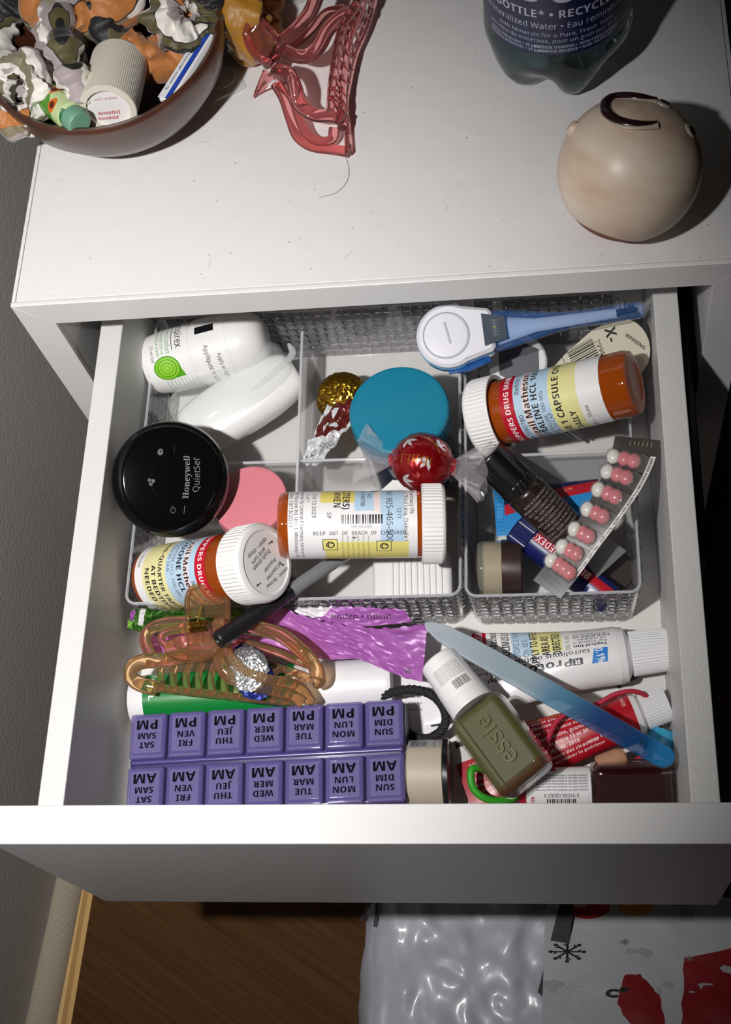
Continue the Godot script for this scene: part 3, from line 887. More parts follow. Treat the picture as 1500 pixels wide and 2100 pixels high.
# a pharmacy vial: base at the origin, cap at the far end of y, its label turned towards +z
func vial(o: Node3D, length: float, r: float, rc: float, cap: float, print_: Texture2D, l0: float, l1: float, cap_print: Texture2D = null) -> void:
	var amber := pane("b4500c", 0.6)
	amber.specular_mode = BaseMaterial3D.SPECULAR_SCHLICK_GGX
	var lb := length - cap
	part(o, "vial_body", Geo.new().lathe([Vector2(0, 0.0014), Vector2(r * 0.55, 0.0012), Vector2(r * 0.62, 0.0), Vector2(r * 0.80, 0.0002), Vector2(r * 0.94, 0.001), Vector2(r, 0.004), Vector2(r, lb), Vector2(r * 0.94, lb + 0.001), Vector2(r * 0.94, lb + cap * 0.6)], 56), amber)
	part(o, "vial_lining", Geo.new().lathe([Vector2(0, 0.003), Vector2(r * 0.86, 0.003), Vector2(r * 0.93, 0.006), Vector2(r * 0.93, lb)], 40), pane("8e3a08", 0.5))
	var ridge := func(a: float, y: float) -> float: return 1.0 + (0.012 * sin(a * 58.0) if y > lb + 0.001 and y < lb + cap * 0.86 else 0.0)
	var white := mat("eceae8", 0.42)
	var cp := part(o, "cap", Geo.new().lathe([Vector2(rc * 0.9, lb + 0.0004), Vector2(rc, lb), Vector2(rc, lb + 0.0016), Vector2(rc, lb + cap * 0.80), Vector2(rc * 0.985, lb + cap * 0.88), Vector2(rc * 0.95, lb + cap * 0.95), Vector2(rc * 0.88, lb + cap * 0.99), Vector2(rc * 0.82, length), Vector2(rc * 0.78, length - 0.0006), Vector2(0, length - 0.0006)], 174, 0, TAU, ridge), white, Transform3D(), 28)
	if cap_print:
		var pm := mat("ffffff", 0.45, 0, cap_print)
		pm.transparency = BaseMaterial3D.TRANSPARENCY_ALPHA
		part(cp, "cap_print", Geo.new().grid(func(u, v): return Vector3((u - 0.5) * rc * 1.56, length - 0.0004, (v - 0.5) * rc * 1.56), 1, 1), pm)
	part(o, "label", Geo.new().grid(func(u, v):
		var a: float = deg_to_rad(-118.0 + 236.0 * u)
		return Vector3((r + 0.00025) * sin(a), l1 + (l0 - l1) * v, (r + 0.00025) * cos(a)), 60, 2), mat("ffffff", 0.33, 0, print_), Transform3D(), 60, false)

func dent(seed_: int, freq: float) -> FastNoiseLite:
	var n := FastNoiseLite.new()
	n.seed = seed_; n.frequency = freq; n.fractal_octaves = 3
	return n

func ball(r: Vector3, amount: float, seed_: int, freq: float, nu := 48, nv := 30, ridged := false) -> Geo:
	var n := dent(seed_, freq)
	if ridged:
		n.noise_type = FastNoiseLite.TYPE_CELLULAR
	return Geo.new().grid(func(u, v):
		var a: float = TAU * (u if u < 1.0 else 0.0)
		var b: float = PI * v
		var d := Vector3(sin(b) * sin(a), -cos(b), sin(b) * cos(a))
		return d * r * (1.0 + amount * n.get_noise_3dv(d * 10.0)), nu, nv)

func in_trays() -> void:
	var Y := -0.0989
	var t1 := thing("organiser_tray", "large clear plastic tray with woven walls and four compartments", "tray", Transform3D(), "clear organiser trays")
	organiser(t1, -0.1530, 0.0430, -0.3310, -0.1340, Y, 0.050)
	divider(t1, Vector3(-0.0573, -0.0520, -0.3170), Vector3(-0.0539, -0.0520, -0.1368), Y)
	divider(t1, Vector3(-0.1389, -0.0550, -0.2271), Vector3(0.0396, -0.0550, -0.2254), Y)
	var t2 := thing("organiser_tray", "narrow clear plastic tray with woven walls at the right of the drawer", "tray", Transform3D(), "clear organiser trays")
	organiser(t2, 0.0455, 0.1425, -0.3310, -0.1330, Y, 0.050)
	divider(t2, Vector3(0.0476, -0.0520, -0.2225), Vector3(0.1517, -0.0520, -0.2227), Y)
	tray_left()
	tray_middle()
	tray_right()

func tray_left() -> void:
	# ---- roll-on deodorant
	var da := Vector3(-0.1570, -0.0560, -0.2995)
	var db := Vector3(-0.0780, -0.0460, -0.3108)
	var de := thing("deodorant", "white roll-on deodorant with a bright green circle on its label", "deodorant", along(da, db, Vector3(0.08, 0.86, 0.46)))
	var dl := da.distance_to(db)
	var white := coat(mat("ecebe9", 0.3), 0.6, 0.08)
	var r := 0.0212
	part(de, "bottle_body", Geo.new().lathe([Vector2(0, 0), Vector2(0.012, 0.0), Vector2(0.0165, 0.0012), Vector2(0.0185, 0.0045), Vector2(0.0198, 0.014), Vector2(0.0206, dl * 0.44), Vector2(0.0202, dl * 0.45)], 56), white)
	var dome := [Vector2(0.0204, dl * 0.445), Vector2(r, dl * 0.45), Vector2(r, dl * 0.70)]
	for k in 13:
		var a := PI / 2 * k / 12.0
		dome.append(Vector2(r * pow(cos(a), 0.62), dl * 0.735 + dl * 0.265 * sin(a)))
	dome[-1] = Vector2(0, dl)
	part(de, "cap", Geo.new().lathe(dome, 56), white)
	var p := Pad.new(960, 330, Color("ecebe9"))
	var g := Color("4f9a50")
	# the pad's top lies towards the cap; its reading direction runs down the picture
	p.text("Perspirex", 262, 72, 56, Color("26262a"), 0, false, 0.95).rect(110, 122, 315, 5, Color("26262a"))
	p.text("Comfort/Confort", 275, 158, 34, g, 0, false, 0.95).text("antiperspirant roll-on", 285, 200, 24, g).text("antisudorifique à bille", 290, 234, 24, g)
	p.text("25 ml Gel", 415, 280, 25, Color("48484c"))
	p.poly(PackedVector2Array([Vector2(530, 100), Vector2(642, 72), Vector2(652, 190)]), Color("5aa520"))
	for k in 8:
		p.disc(556, 190, 98 - k * 12, 98 - k * 12, [Color("4f9c1c"), Color("90cf2f")][k % 2].lerp(Color("b4e048"), k / 14.0))
	for k in 9:
		p.text("Pharmaceutical roll-on product keep dry", 735, 16 + k * 26, 12, Color("8a8e92") if k < 6 else g, 0, false, 0.5)
	var lab := func(u: float, v: float) -> Vector3:
		var a := deg_to_rad(-110.0 + 220.0 * u)
		var y := dl * (0.43 - 0.365 * v)
		var rr := (lerpf(0.0198, 0.0206, (y - 0.014) / (dl * 0.44 - 0.014)) if y > 0.014 else lerpf(0.0185, 0.0198, (y - 0.0045) / 0.0095)) + 0.00025
		return Vector3(rr * sin(a), y, rr * cos(a))
	part(de, "label", Geo.new().grid(lab, 56, 24), mat("ffffff", 0.35, 0, p.tex()), Transform3D(), 60, false)
	var q := Pad.new(840, 230, Color("ecebe9"))
	q.rect(228, 70, 66, 132, Color("101013"))
	q.text("Apply at night", 590, 62, 27, Color("303034")).text("Appliquez le soir", 560, 140, 32, Color("303034"))
	part(de, "cap_print", Geo.new().grid(func(u, v):
		var a: float = deg_to_rad(-95.0 + 190.0 * u)
		return Vector3((r + 0.0002) * sin(a), dl * (0.73 - 0.27 * v), (r + 0.0002) * cos(a)), 40, 1), mat("ffffff", 0.3, 0, q.tex()), Transform3D(), 60, false)

	# ---- white case with a clear lid
	var ca := Vector3(-0.1320, -0.0660, -0.2548)
	var cb := Vector3(-0.0618, -0.0580, -0.2950)
	var ce := thing("plastic_case", "glossy white rounded plastic case with a clear lid, below the deodorant", "case", flat(ca, cb, Vector3(-0.1, 0.9, 0.45)))
	var cl := ca.distance_to(cb)
	var shape := func(wid: float, hgt: float, lift: float, top: bool) -> Geo: return Geo.new().grid(func(u, v):
		var s := sin(PI * u)
		var prof := pow(s, 0.42 if u > 0.5 else 0.25)
		var a: float = PI * v if top else PI + PI * v
		var c := cos(a)
		return Vector3((0.5 - 0.5 * cos(PI * u)) * cl, lift + hgt * prof * sin(a), -wid * prof * signf(c) * pow(absf(c), 0.55)), 40, 28)
	part(ce, "case_body", shape.call(0.0195, 0.014, 0.0, false), white, sh(0, -0.001, 0.002))
	part(ce, "case_body", shape.call(0.0195, 0.013, 0.0, true), white, sh(0, -0.0006, 0.002))
	var clear := pane("e8ecec", 0.22)
	part(ce, "clear_lid", shape.call(0.0215, 0.0155, 0.0, true), clear, sh(-0.001, 0.0, -0.0065), 60, false)
	part(ce, "lid_flange", Geo.new().tube(curve([Vector3(0.004, 0.002, 0.009), Vector3(cl * 0.4, 0.010, 0.004), Vector3(cl * 0.8, 0.011, -0.001), Vector3(cl * 1.02, 0.006, -0.006), Vector3(cl * 1.05, 0.004, -0.014)], 24), [0.0006, 0.0008, 0.001, 0.0012, 0.0014, 0.0015, 0.0016, 0.0017, 0.0018, 0.0019, 0.002, 0.0021, 0.0022, 0.0022, 0.0022, 0.0022, 0.0022, 0.0022, 0.0022, 0.0022, 0.0021, 0.002, 0.0018, 0.0014, 0.001], 10, false, 0.5), pane("eef0f0", 0.35))

	# ---- pink compact
	var pk := thing("pink_compact", "round matte pink compact lying under the black remote disc", "compact", Transform3D(Basis(), Vector3(-0.0824, -0.0560, -0.1981)))
	part(pk, "lid", Geo.new().lathe([Vector2(0, 0.009), Vector2(0.0195, 0.009), Vector2(0.0220, 0.0084), Vector2(0.0229, 0.0066), Vector2(0.0229, 0.0005), Vector2(0, 0.0005)], 64), mat("d9808a", 0.42))
	part(pk, "base", Geo.new().lathe([Vector2(0, 0), Vector2(0.0224, 0), Vector2(0.0226, -0.008), Vector2(0.021, -0.010), Vector2(0, -0.010)], 64), mat("d27a85", 0.45))

	# ---- black disc remote
	var rc := Vector3(-0.1230, -0.0190, -0.1995)
	var ro := thing("black_remote", "glossy black round remote disc with grey lettering at the left drawer side", "remote", tilted(rc, Vector3(0.27, 0.88, 0.40)))
	var R := 0.0340
	var gloss := mat("0a0a0b", 0.06)
	part(ro, "shell", Geo.new().lathe([Vector2(0, -0.013), Vector2(R * 0.82, -0.013), Vector2(R * 0.95, -0.011), Vector2(R, -0.006), Vector2(R, -0.003), Vector2(R * 0.975, 0.0004), Vector2(R * 0.93, 0.0026), Vector2(R * 0.86, 0.0040), Vector2(R * 0.78, 0.0046), Vector2(R * 0.6, 0.0050), Vector2(0, 0.0054)], 80), gloss, Transform3D(), 50)
	var k := Pad.new(768, 768, Color("0a0a0b"))
	var gr := Color("6d6d70")
	k.text("Honeywell", 521, 375, 50, Color("858588"), -86, true, 1.0, 0.5, "Droid Serif")
	k.text("QuietSet", 604, 358, 54, Color("77777a"), -86, false, 1.1).disc(640, 235, 5, 5, gr)
	k.disc(300, 158, 26, 28, gr).rect(298, 140, 4, 20, Color("0a0a0b")).poly(PackedVector2Array([Vector2(299, 156), Vector2(320, 146), Vector2(322, 150), Vector2(302, 162)]), Color("0a0a0b"))
	for a in 3:
		k.disc(224 + 17 * cos(a * 2.1 - 0.3), 408 + 20 * sin(a * 2.1 - 0.3), 15, 17, gr)
	k.disc(224, 408, 7, 8, Color("0a0a0b"))
	k.disc(398, 648, 25, 27, gr, 0.78, -1.1, 4.2).rect(395, 612, 5, 30, gr)
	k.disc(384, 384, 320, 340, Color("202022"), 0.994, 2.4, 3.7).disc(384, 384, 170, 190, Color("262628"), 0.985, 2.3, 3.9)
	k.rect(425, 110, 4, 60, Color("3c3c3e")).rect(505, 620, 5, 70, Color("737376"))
	part(ro, "printed_face", Geo.new().grid(func(u, v):
		var d := Vector2(u * 2 - 1, v * 2 - 1)
		# a square mapped onto a disc
		var m := Vector2(d.x * sqrt(1 - d.y * d.y / 2), d.y * sqrt(1 - d.x * d.x / 2)) * R * 0.78
		return Vector3(m.x, 0.0056 - 0.0008 * pow(m.length() / (R * 0.78), 2.0), m.y), 24, 24), mat("ffffff", 0.06, 0, k.tex()), Transform3D(), 60, false)

	# ---- vial with its cap towards the viewer
	var va := Vector3(-0.1407, -0.0600, -0.1542)
	var vb := Vector3(-0.0614, -0.0130, -0.1425)
	var vl := thing("pill_vial", "amber pill vial at the left whose white printed cap faces up, half under the remote", "pill bottle", along(va, vb, Vector3(-0.25, 0.9, 0.45)), "amber pill vials")
	var lp := Pad.new(720, 620, Color("eeedec"))
	lp.rect(0, 0, 720, 88, Color("c0142c")).text("SHOPPERS DRUG MART", 330, 46, 34, Color("f2ecec"), 0, true).disc(580, 46, 22, 20, Color("f2ecec"))
	lp.rect(0, 88, 720, 150, Color("b7d2e6")).text("Refills: 0", 470, 120, 28, Color("34383c")).rect(0, 140, 720, 48, Color("ead6d4")).text("Abigail Matheson", 300, 166, 38, Color("1e1e22"), 0, true)
	lp.rect(0, 192, 720, 150, Color("b7d2e6")).text("TRAZODONE HCL", 230, 226, 40, Color("1e1e22"), 0, true).text("100 MG", 560, 226, 38, Color("1e1e22"), 0, true).text("TRAZODONE HCL 100 MG", 290, 280, 24, Color("55595e")).text("Qty 30 TAB", 250, 318, 24, Color("55595e"))
	lp.rect(0, 342, 720, 210, Color("e9e2a4")).text("TAKE ONE-QUARTER TABLET(S)", 330, 392, 34, Color("26262a"), 0, true, 0.95).text("AT BEDTIME", 430, 450, 36, Color("26262a"), 0, true).text("NEEDED", 390, 508, 36, Color("26262a"), 0, true)
	lp.text("DR. L. Shaw", 200, 585, 24, Color("3a3a3e"))
	var cp := Pad.new(512, 512, Color(0.93, 0.92, 0.91, 0.0))
	var ink := Color("2c2c30")
	# writing on the cap, turned as the cap is
	cp.text("Push down", 230, 300, 38, ink, 58, false, 1.0).text("and turn", 196, 330, 38, ink, 58).text("open - close", 130, 330, 36, ink, 62)
	cp.text("Pousser", 285, 215, 36, ink, 58).text("et tourner", 340, 180, 36, ink, 58).text("ouvrir - fermer", 395, 150, 34, ink, 66)
	for e in [[Vector2(95, 150), 70.0], [Vector2(430, 395), 250.0], [Vector2(300, 60), 130.0]]:
		var m := Transform2D(deg_to_rad(e[1]), e[0])
		cp.poly(m * PackedVector2Array([Vector2(0, -4), Vector2(50, -4), Vector2(50, 4), Vector2(0, 4)]), ink).poly(m * PackedVector2Array([Vector2(-14, 0), Vector2(8, -14), Vector2(8, 14)]), ink)
	vial(vl, va.distance_to(vb), 0.0192, 0.0222, 0.017, lp.tex(), 0.005, 0.064, cp.tex())

func tray_middle() -> void:
	# ---- teal jar
	var tc := Vector3(0.0094, -0.0200, -0.2396)
	var tj := thing("teal_jar", "jar with a wide teal ribbed lid and dark blue body", "jar", Transform3D(Basis(), tc))
	var rib := func(a: float, y: float) -> float: return 1.0 + (0.012 * sin(a * 70.0) if y < -0.003 and y > -0.017 else 0.0)
	part(tj, "lid", Geo.new().lathe([Vector2(0, 0), Vector2(0.0262, 0), Vector2(0.0284, -0.0008), Vector2(0.0292, -0.0025), Vector2(0.0292, -0.0032), Vector2(0.0292, -0.0168), Vector2(0.0288, -0.0175), Vector2(0.024, -0.0175)], 210, 0, TAU, rib), mat("127a96", 0.4), Transform3D(), 28)
	part(tj, "jar_body", Geo.new().lathe([Vector2(0.026, -0.016), Vector2(0.027, -0.022), Vector2(0.028, -0.026), Vector2(0.028, -0.070), Vector2(0.026, -0.0765), Vector2(0, -0.077)], 64), coat(mat("14284f", 0.25)))
	# ---- gold foil sweet
	var gold := mat("c99b35", 0.22, 1.0)
	var go := thing("gold_sweet", "round sweet in crumpled gold foil behind the teal jar", "sweet", Transform3D(Basis(), Vector3(-0.0323, -0.0640, -0.2777)))
	part(go, "foil", ball(Vector3(0.0165, 0.011, 0.0150), 0.16, 5, 0.9, 56, 40, true), gold, Transform3D(), 12)
	part(go, "foil_collar", Geo.new().grid(func(u, v):
		var a: float = TAU * u
		return Vector3((0.013 + 0.0045 * v) * sin(a), -0.002 - 0.005 * v + 0.0012 * sin(a * 19.0) * v, (0.012 + 0.0045 * v) * cos(a)), 80, 4), gold, Transform3D(), 10, false)
	# ---- empty chocolate wrapper
	var wp := Pad.new(256, 512, Color("d5d6d8"))
	wp.poly(PackedVector2Array([Vector2(40, 0), Vector2(230, 0), Vector2(236, 150), Vector2(160, 270), Vector2(40, 290), Vector2(10, 200)]), Color("5f201b"))
	wp.poly(PackedVector2Array([Vector2(60, 60), Vector2(120, 40), Vector2(110, 120)]), Color("d5d6d8")).poly(PackedVector2Array([Vector2(50, 170), Vector2(100, 150), Vector2(90, 230)]), Color("d9dadc")).poly(PackedVector2Array([Vector2(130, 130), Vector2(190, 160), Vector2(120, 200)]), Color("d9dadc"))
	for k in 5:
		wp.poly(PackedVector2Array([Vector2(140 + k * 20, 250), Vector2(170 + k * 16, 225 - k * 4), Vector2(165 + k * 20, 300)]), Color("e4e5e6"))
	wp.text("CHOP 10", 190, 330, 17, Color("3c3434"), -4, true).text("CHOCOL", 190, 354, 17, Color("3c3434"), -4, true)
	wp.disc(110, 405, 26, 28, Color("3a3a3c"), 0.9).disc(110, 405, 18, 18, Color("77777a"), 0.85).rect(90, 405, 40, 2, Color("48484a")).text("Nestlé", 108, 458, 26, Color("2a2a2c"), 0, true)
	var w0 := Vector3(-0.0222, -0.0520, -0.2702)
	var wr := thing("sweet_wrapper", "twisted brown and silver chocolate wrapper beside the teal jar", "wrapper")
	var wn := dent(31, 0.9)
	var wrap := func(u: float, v: float) -> Vector3:
		var l: Vector3 = (Vector3(-0.0395, -0.0550, -0.2646) as Vector3).lerp(Vector3(-0.0563, -0.0600, -0.2275), v)
		var rr: Vector3 = (Vector3(-0.0175, -0.0520, -0.2566) as Vector3).lerp(Vector3(-0.0459, -0.0600, -0.2254), v)
		var q := l.lerp(rr, u)
		return q + Vector3(0, 0.0045 * sin(PI * u) * (1.0 - 0.6 * v) + 0.0035 * wn.get_noise_2d(u * 3.0, v * 4.5), 0.003 * wn.get_noise_2d(u * 3.0 + 30.0, v * 4.0))
	part(wr, "foil", Geo.new().slab(wrap, 20, 36, Vector3(0.0001, -0.0003, 0)), mat("ffffff", 0.3, 0.15, wp.tex()), Transform3D(), 30)
	part(wr, "twist", Geo.new().tube(curve([Vector3(-0.0164, -0.0560, -0.2605), Vector3(-0.0220, -0.0530, -0.2605), Vector3(-0.0286, -0.0530, -0.2602)], 12), [0.002, 0.003, 0.004, 0.0045, 0.005, 0.0052, 0.0054, 0.0056, 0.0058, 0.006, 0.0058, 0.005, 0.002], 12, false, 0.7), mat("6a2420", 0.3, 0.3), Transform3D(), 20)
	# ---- red truffle
	var tr := Vector3(0.0230, -0.0260, -0.2071)
	var ru := thing("red_truffle", "round chocolate truffle in shiny red foil with white leaves and twisted clear ends", "sweet", along(tr, Vector3(0.0488, -0.0280, -0.2026)))
	var rp := Pad.new(768, 384, Color("950d16"))
	var leaf := func(x: float, y: float, a: float, l: float) -> void:
		var d := Vector2.from_angle(a)
		var n := Vector2(-d.y, d.x)
		var o := Vector2(x, y)
		rp.poly(PackedVector2Array([o, o + d * l * 0.3 + n * l * 0.16, o + d * l * 0.65 + n * l * 0.17, o + d * l, o + d * l * 0.65 - n * l * 0.12, o + d * l * 0.3 - n * l * 0.14]), Color("eceaea"))
	for q in [[120, 190, 1.2], [330, 120, 0.6], [345, 250, 2.4], [420, 225, -0.6], [540, 130, 1.8], [640, 280, 0.3], [230, 300, 2.9]]:
		for j in 3:
			leaf.call(q[0], q[1], q[2] + (j - 1) * 0.75, 52.0)
	for j in 40:
		var a := -0.9 + j * 0.05
		rp.disc(440 - 130 * cos(a), 200 + 120 * sin(a) - 40, 3.2, 3.2, Color("d8a238"))
	rp.text("Lindt", 430, 175, 40, Color("a86a24"), 90, false, 1.0, 0.5, "Droid Serif")
	part(ru, "foil_ball", ball(Vector3(0.0172, 0.0178, 0.0168), 0.035, 8, 0.5, 64, 40), coat(mat("ffffff", 0.24, 0.55, rp.tex()), 0.6, 0.08), Transform3D(Basis(Vector3.UP, PI), Vector3.ZERO), 40)
	for s: float in [-1.0, 1.0]:
		var n := dent(50 + int(s), 1.0)
		var film := pane("efe6e8", 0.13)
		film.cull_mode = BaseMaterial3D.CULL_DISABLED
		part(ru, "twisted_end", Geo.new().grid(func(u, v):
			var a: float = TAU * (u if u < 1.0 else 0.0)
			var rr := 0.0035 + 0.0125 * pow(v, 0.9) * (1.0 + 0.25 * n.get_noise_2d(u * 20.0, 1.0))
			rr *= 1.0 + 0.22 * sin(a * 9.0 + v * 2.0) * v
			return Vector3(rr * sin(a) * 1.05, s * (0.0165 + 0.020 * v) + 0.002 * sin(a * 5.0) * v, rr * cos(a) * 0.55), 90, 10), film, Transform3D(), 14, false)
		part(ru, "neck", Geo.new().lathe([Vector2(0.008, s * 0.0145), Vector2(0.0045, s * 0.0175), Vector2(0.0035, s * 0.0195)], 24, 0, TAU, func(a, y): return 1.0 + 0.2 * sin(a * 8.0)), coat(mat("b0303a", 0.3, 0.4)), Transform3D(), 20, false)
	# ---- vial lying across the middle
	var ca := Vector3(-0.0567, -0.0170, -0.1663)
	var cb := Vector3(0.0361, -0.0280, -0.1690)
	var vc := thing("pill_vial", "long amber pill vial lying level across the middle tray with a bar code label", "pill bottle", along(ca, cb, Vector3(0, 0.9, 0.45)), "amber pill vials")
	var p := Pad.new(640, 600, Color("eceaea"))
	var k := Color("2e2e32")
	p.rect(0, 60, 640, 110, Color("b9d3e8")).text("Tango Pharmacy IN", 150, 24, 19, k).text("in Third Line, Oakville ON L6M 5A9", 330, 52, 19, k).text("1271", 260, 84, 18, k).text("Tel: 905-465-5000", 260, 128, 29, k)
	p.rect(0, 170, 250, 100, Color("efdcd6")).rect(0, 200, 250, 90, Color("b9d3e8")).text("50 MG", 62, 200, 28, k, 0, true).text("SNS", 155, 222, 19, k).text("02348780", 170, 252, 19, k)
	p.rect(0, 290, 205, 160, Color("ead877")).text("(25-50 LITERS)", 110, 330, 32, k, 0, true, 0.9).text("TAKE WHEN", 120, 372, 32, k, 0, true, 0.9)
	p.rect(395, 40, 245, 390, Color("e8dc80"))
	p.bars(268, 160, 42, 200, k, 12, false).text("Tx# 20235807", 322, 255, 12, Color("77777a"), -90)
	p.text("KEEP OUT OF REACH OF CHILDREN", 352, 268, 17, k, -90, false, 1.05, 0.5, "Droid Sans Mono").rect(370, 290, 10, 4, k).rect(370, 280, 4, 24, k)
	for j in 6:
		p.text("may cause drowsiness", 440, 225 + j * 24, 10, Color("8b8352"), 0, false, 1.1)
	for b: Vector2 in [Vector2(390, 120), Vector2(380, 370)]:
		p.rect(b.x, b.y, 62, 70, Color("2e2e32")).rect(b.x + 3, b.y + 3, 56, 64, Color("e8dc80")).disc(b.x + 30, b.y + 34, 17, 20, k, 0.72).rect(b.x + 12, b.y + 40, 34, 4, k).rect(b.x + 20, b.y + 16, 4, 18, k)
	p.text("SP", 270, 408, 20, k).text("Oct 13 2023", 210, 478, 19, k).text("1 of 1", 170, 510, 18, k).text("Prepared By Central Pharmacy Services BC", 300, 534, 17, k, 0, false, 0.9).text("5000 Viscount Rd. Unit 1, Mississauga, ON", 300, 560, 17, k, 0, false, 0.9).text("Fill Date: 10/13/2023", 200, 585, 19, k)
	vial(vc, ca.distance_to(cb), 0.0187, 0.0224, 0.0135, p.tex(), 0.0065, 0.0775)
	# ---- ribbed white case and a scrap of paper
	var wa := Vector3(0.0126, -0.0700, -0.1538)
	var rw := thing("ribbed_case", "white ribbed plastic case in front of the middle pill vial", "case", Transform3D(Basis(Vector3.UP, 0.03), wa))
	part(rw, "case_body", Geo.new().rbox(Vector3(0.047, 0.026, 0.032), 0.004, 4), mat("e6e5e4", 0.4), sh(0, -0.0135, -0.002))
	for j in 9:
		part(rw, "rib", Geo.new().rbox(Vector3(0.0022, 0.0016, 0.026), 0.0007), mat("e9e8e7", 0.4), sh(-0.012 + j * 0.0036, -0.0002, -0.001))
	var pa := thing("paper_scrap", "small curled white paper scrap under the red truffle", "paper")
	part(pa, "paper", Geo.new().slab(func(u, v): return (Vector3(-0.0098, -0.0620, -0.2041) as Vector3).lerp(Vector3(0.0288, -0.0620, -0.2044), u).lerp((Vector3(0.0020, -0.0560, -0.2117) as Vector3).lerp(Vector3(0.0222, -0.0580, -0.2092), u), v) + Vector3(0, 0.003 * sin(v * PI) * u, 0), 12, 8, Vector3(0, -0.0003, 0)), mat("dedcda", 0.7))

func tray_right() -> void:
	# ---- thermometer in its blue case
	var hc := Vector3(0.0399, -0.0040, -0.2766)
	var tip := Vector3(0.1512, -0.0020, -0.2874)
	var th := thing("thermometer", "digital thermometer with a round white head in a clear blue case", "thermometer", flat(hc, tip, Vector3(0.02, 0.93, 0.36)))
	var l := hc.distance_to(tip)
	var blue := pane("3f86dc", 0.20)
	var white := mat("e3e2ea", 0.35)
	var pts := arc(0, 0, 0.0185, 60, 300, 26)
	var head := []
	for q: Vector2 in pts:
		head.append(q)
	head.append(Vector2(0.024, -0.0125)); head.append(Vector2(0.026, -0.010)); head.append(Vector2(0.026, 0.010)); head.append(Vector2(0.024, 0.0125))
	part(th, "blue_body", Geo.new().prism(head.map(func(q): return q * 1.02), 0.010, 0.0016), coat(mat("5f9fcb", 0.35)), sh(0, -0.0115, 0))
	part(th, "white_head", Geo.new().prism(head, 0.007, 0.0018), coat(white, 0.6, 0.1), sh(0, -0.003, 0))
	var bat := part(th, "battery_cover", Geo.new().lathe([Vector2(0, 0.0008), Vector2(0.0118, 0.0008), Vector2(0.0124, 0.0004), Vector2(0.0126, -0.0008)], 56), coat(white, 0.6, 0.1), sh(-0.0012, 0.0042, 0))
	part(bat, "cover_groove", Geo.new().lathe([Vector2(0.0128, 0.0001), Vector2(0.0132, 0.0003), Vector2(0.0136, 0.0001)], 56), mat("a9a9b4", 0.4), sh(0, -0.0002, 0))
	part(bat, "coin_slot", Geo.new().rbox(Vector3(0.0014, 0.0012, 0.0130), 0.0005), mat("b9b9c4", 0.5), Transform3D(Basis(Vector3.UP, 0.16), Vector3(0.0008, 0.0007, -0.0012)))
	var lp := Pad.new(128, 128, Color("4d5560"))
	lp.rect(60, 20, 14, 80, Color("5f6872")).disc(64, 58, 6, 6, Color("a89a4a"))
	for k in 6:
		lp.text("mode temp", 70, 26 + k * 14, 6, Color("8a94a0"))
	part(th, "display", Geo.new().grid(func(u, v): return Vector3(0.0200 + 0.0130 * u, 0.0048 - 0.0016 * u, (v - 0.5) * (0.019 - 0.006 * u)), 2, 2), mat("ffffff", 0.25, 0, lp.tex()))
	# the case: a long tapering half tube with a rounded tip
	var halfw := func(x: float) -> float: return lerpf(0.0128, 0.0050, smoothstep(0.0, 0.6, x)) if x < 0.94 else 0.0052 * sqrt(maxf(0.0, 1.0 - pow((x - 0.94) / 0.06, 2.0)))
	var cas := func(u: float, v: float) -> Vector3:
		var x := 0.018 + (l - 0.016) * u
		var a := TAU * v
		var w: float = halfw.call(u)
		return Vector3(x, -0.004 + lerpf(0.0075, 0.0050, u) * (w / maxf(w, 0.004)) * sin(a) * clampf(w / 0.004, 0.0, 1.0), -w * cos(a))
	part(th, "clear_case", Geo.new().grid(cas, 44, 24), blue, Transform3D(), 60)
	part(th, "case_lip", Geo.new().tube([Vector3(-0.003, -0.009, 0.0185), Vector3(0.008, -0.009, 0.0185), Vector3(0.022, -0.008, 0.0150)], 0.0020, 10, false, 1.3), pane("1f66b8", 0.6))
	part(th, "probe", Geo.new().tube([Vector3(0.028, -0.004, 0), Vector3(l * 0.45, -0.004, 0), Vector3(l * 0.86, -0.004, 0)], [0.0085, 0.0040, 0.0028], 14, false, 0.5, Vector3.UP), mat("b9cbe6", 0.4))
	part(th, "metal_tip", Geo.new().tube([Vector3(l * 0.86, -0.004, 0), Vector3(l * 0.955, -0.004, 0), Vector3(l * 0.97, -0.004, 0)], [0.0022, 0.0022, 0.0012], 12), mat("8a8f98", 0.2, 1.0))
	# ---- white disc with a grey hexagon
	var wd := thing("white_disc", "round white plastic disc with a dark grey hexagon, under the thermometer", "disc", tilted(Vector3(0.0775, -0.0540, -0.2871), Vector3(-0.1, 0.95, 0.3)))
	part(wd, "disc", Geo.new().lathe([Vector2(0, -0.004), Vector2(0.0165, -0.004), Vector2(0.0178, -0.003), Vector2(0.0180, 0.0), Vector2(0.0170, 0.0012), Vector2(0, 0.0012)], 56), mat("dfe0e0", 0.4))
	var hexa := []
	for k in 6:
		hexa.append(Vector2.from_angle(k * PI / 3 + PI / 6) * 0.0140)
	part(wd, "hexagon", Geo.new().prism(hexa, 0.0006, 0.0002), mat("585a60", 0.4), sh(0.001, 0.0011, 0))
	# ---- tweezers
	var tz := thing("tweezers", "shiny steel tweezers poking out behind the right pill vial", "tweezers", flat(Vector3(0.0544, -0.0580, -0.2846), Vector3(0.0761, -0.0660, -0.2708)))
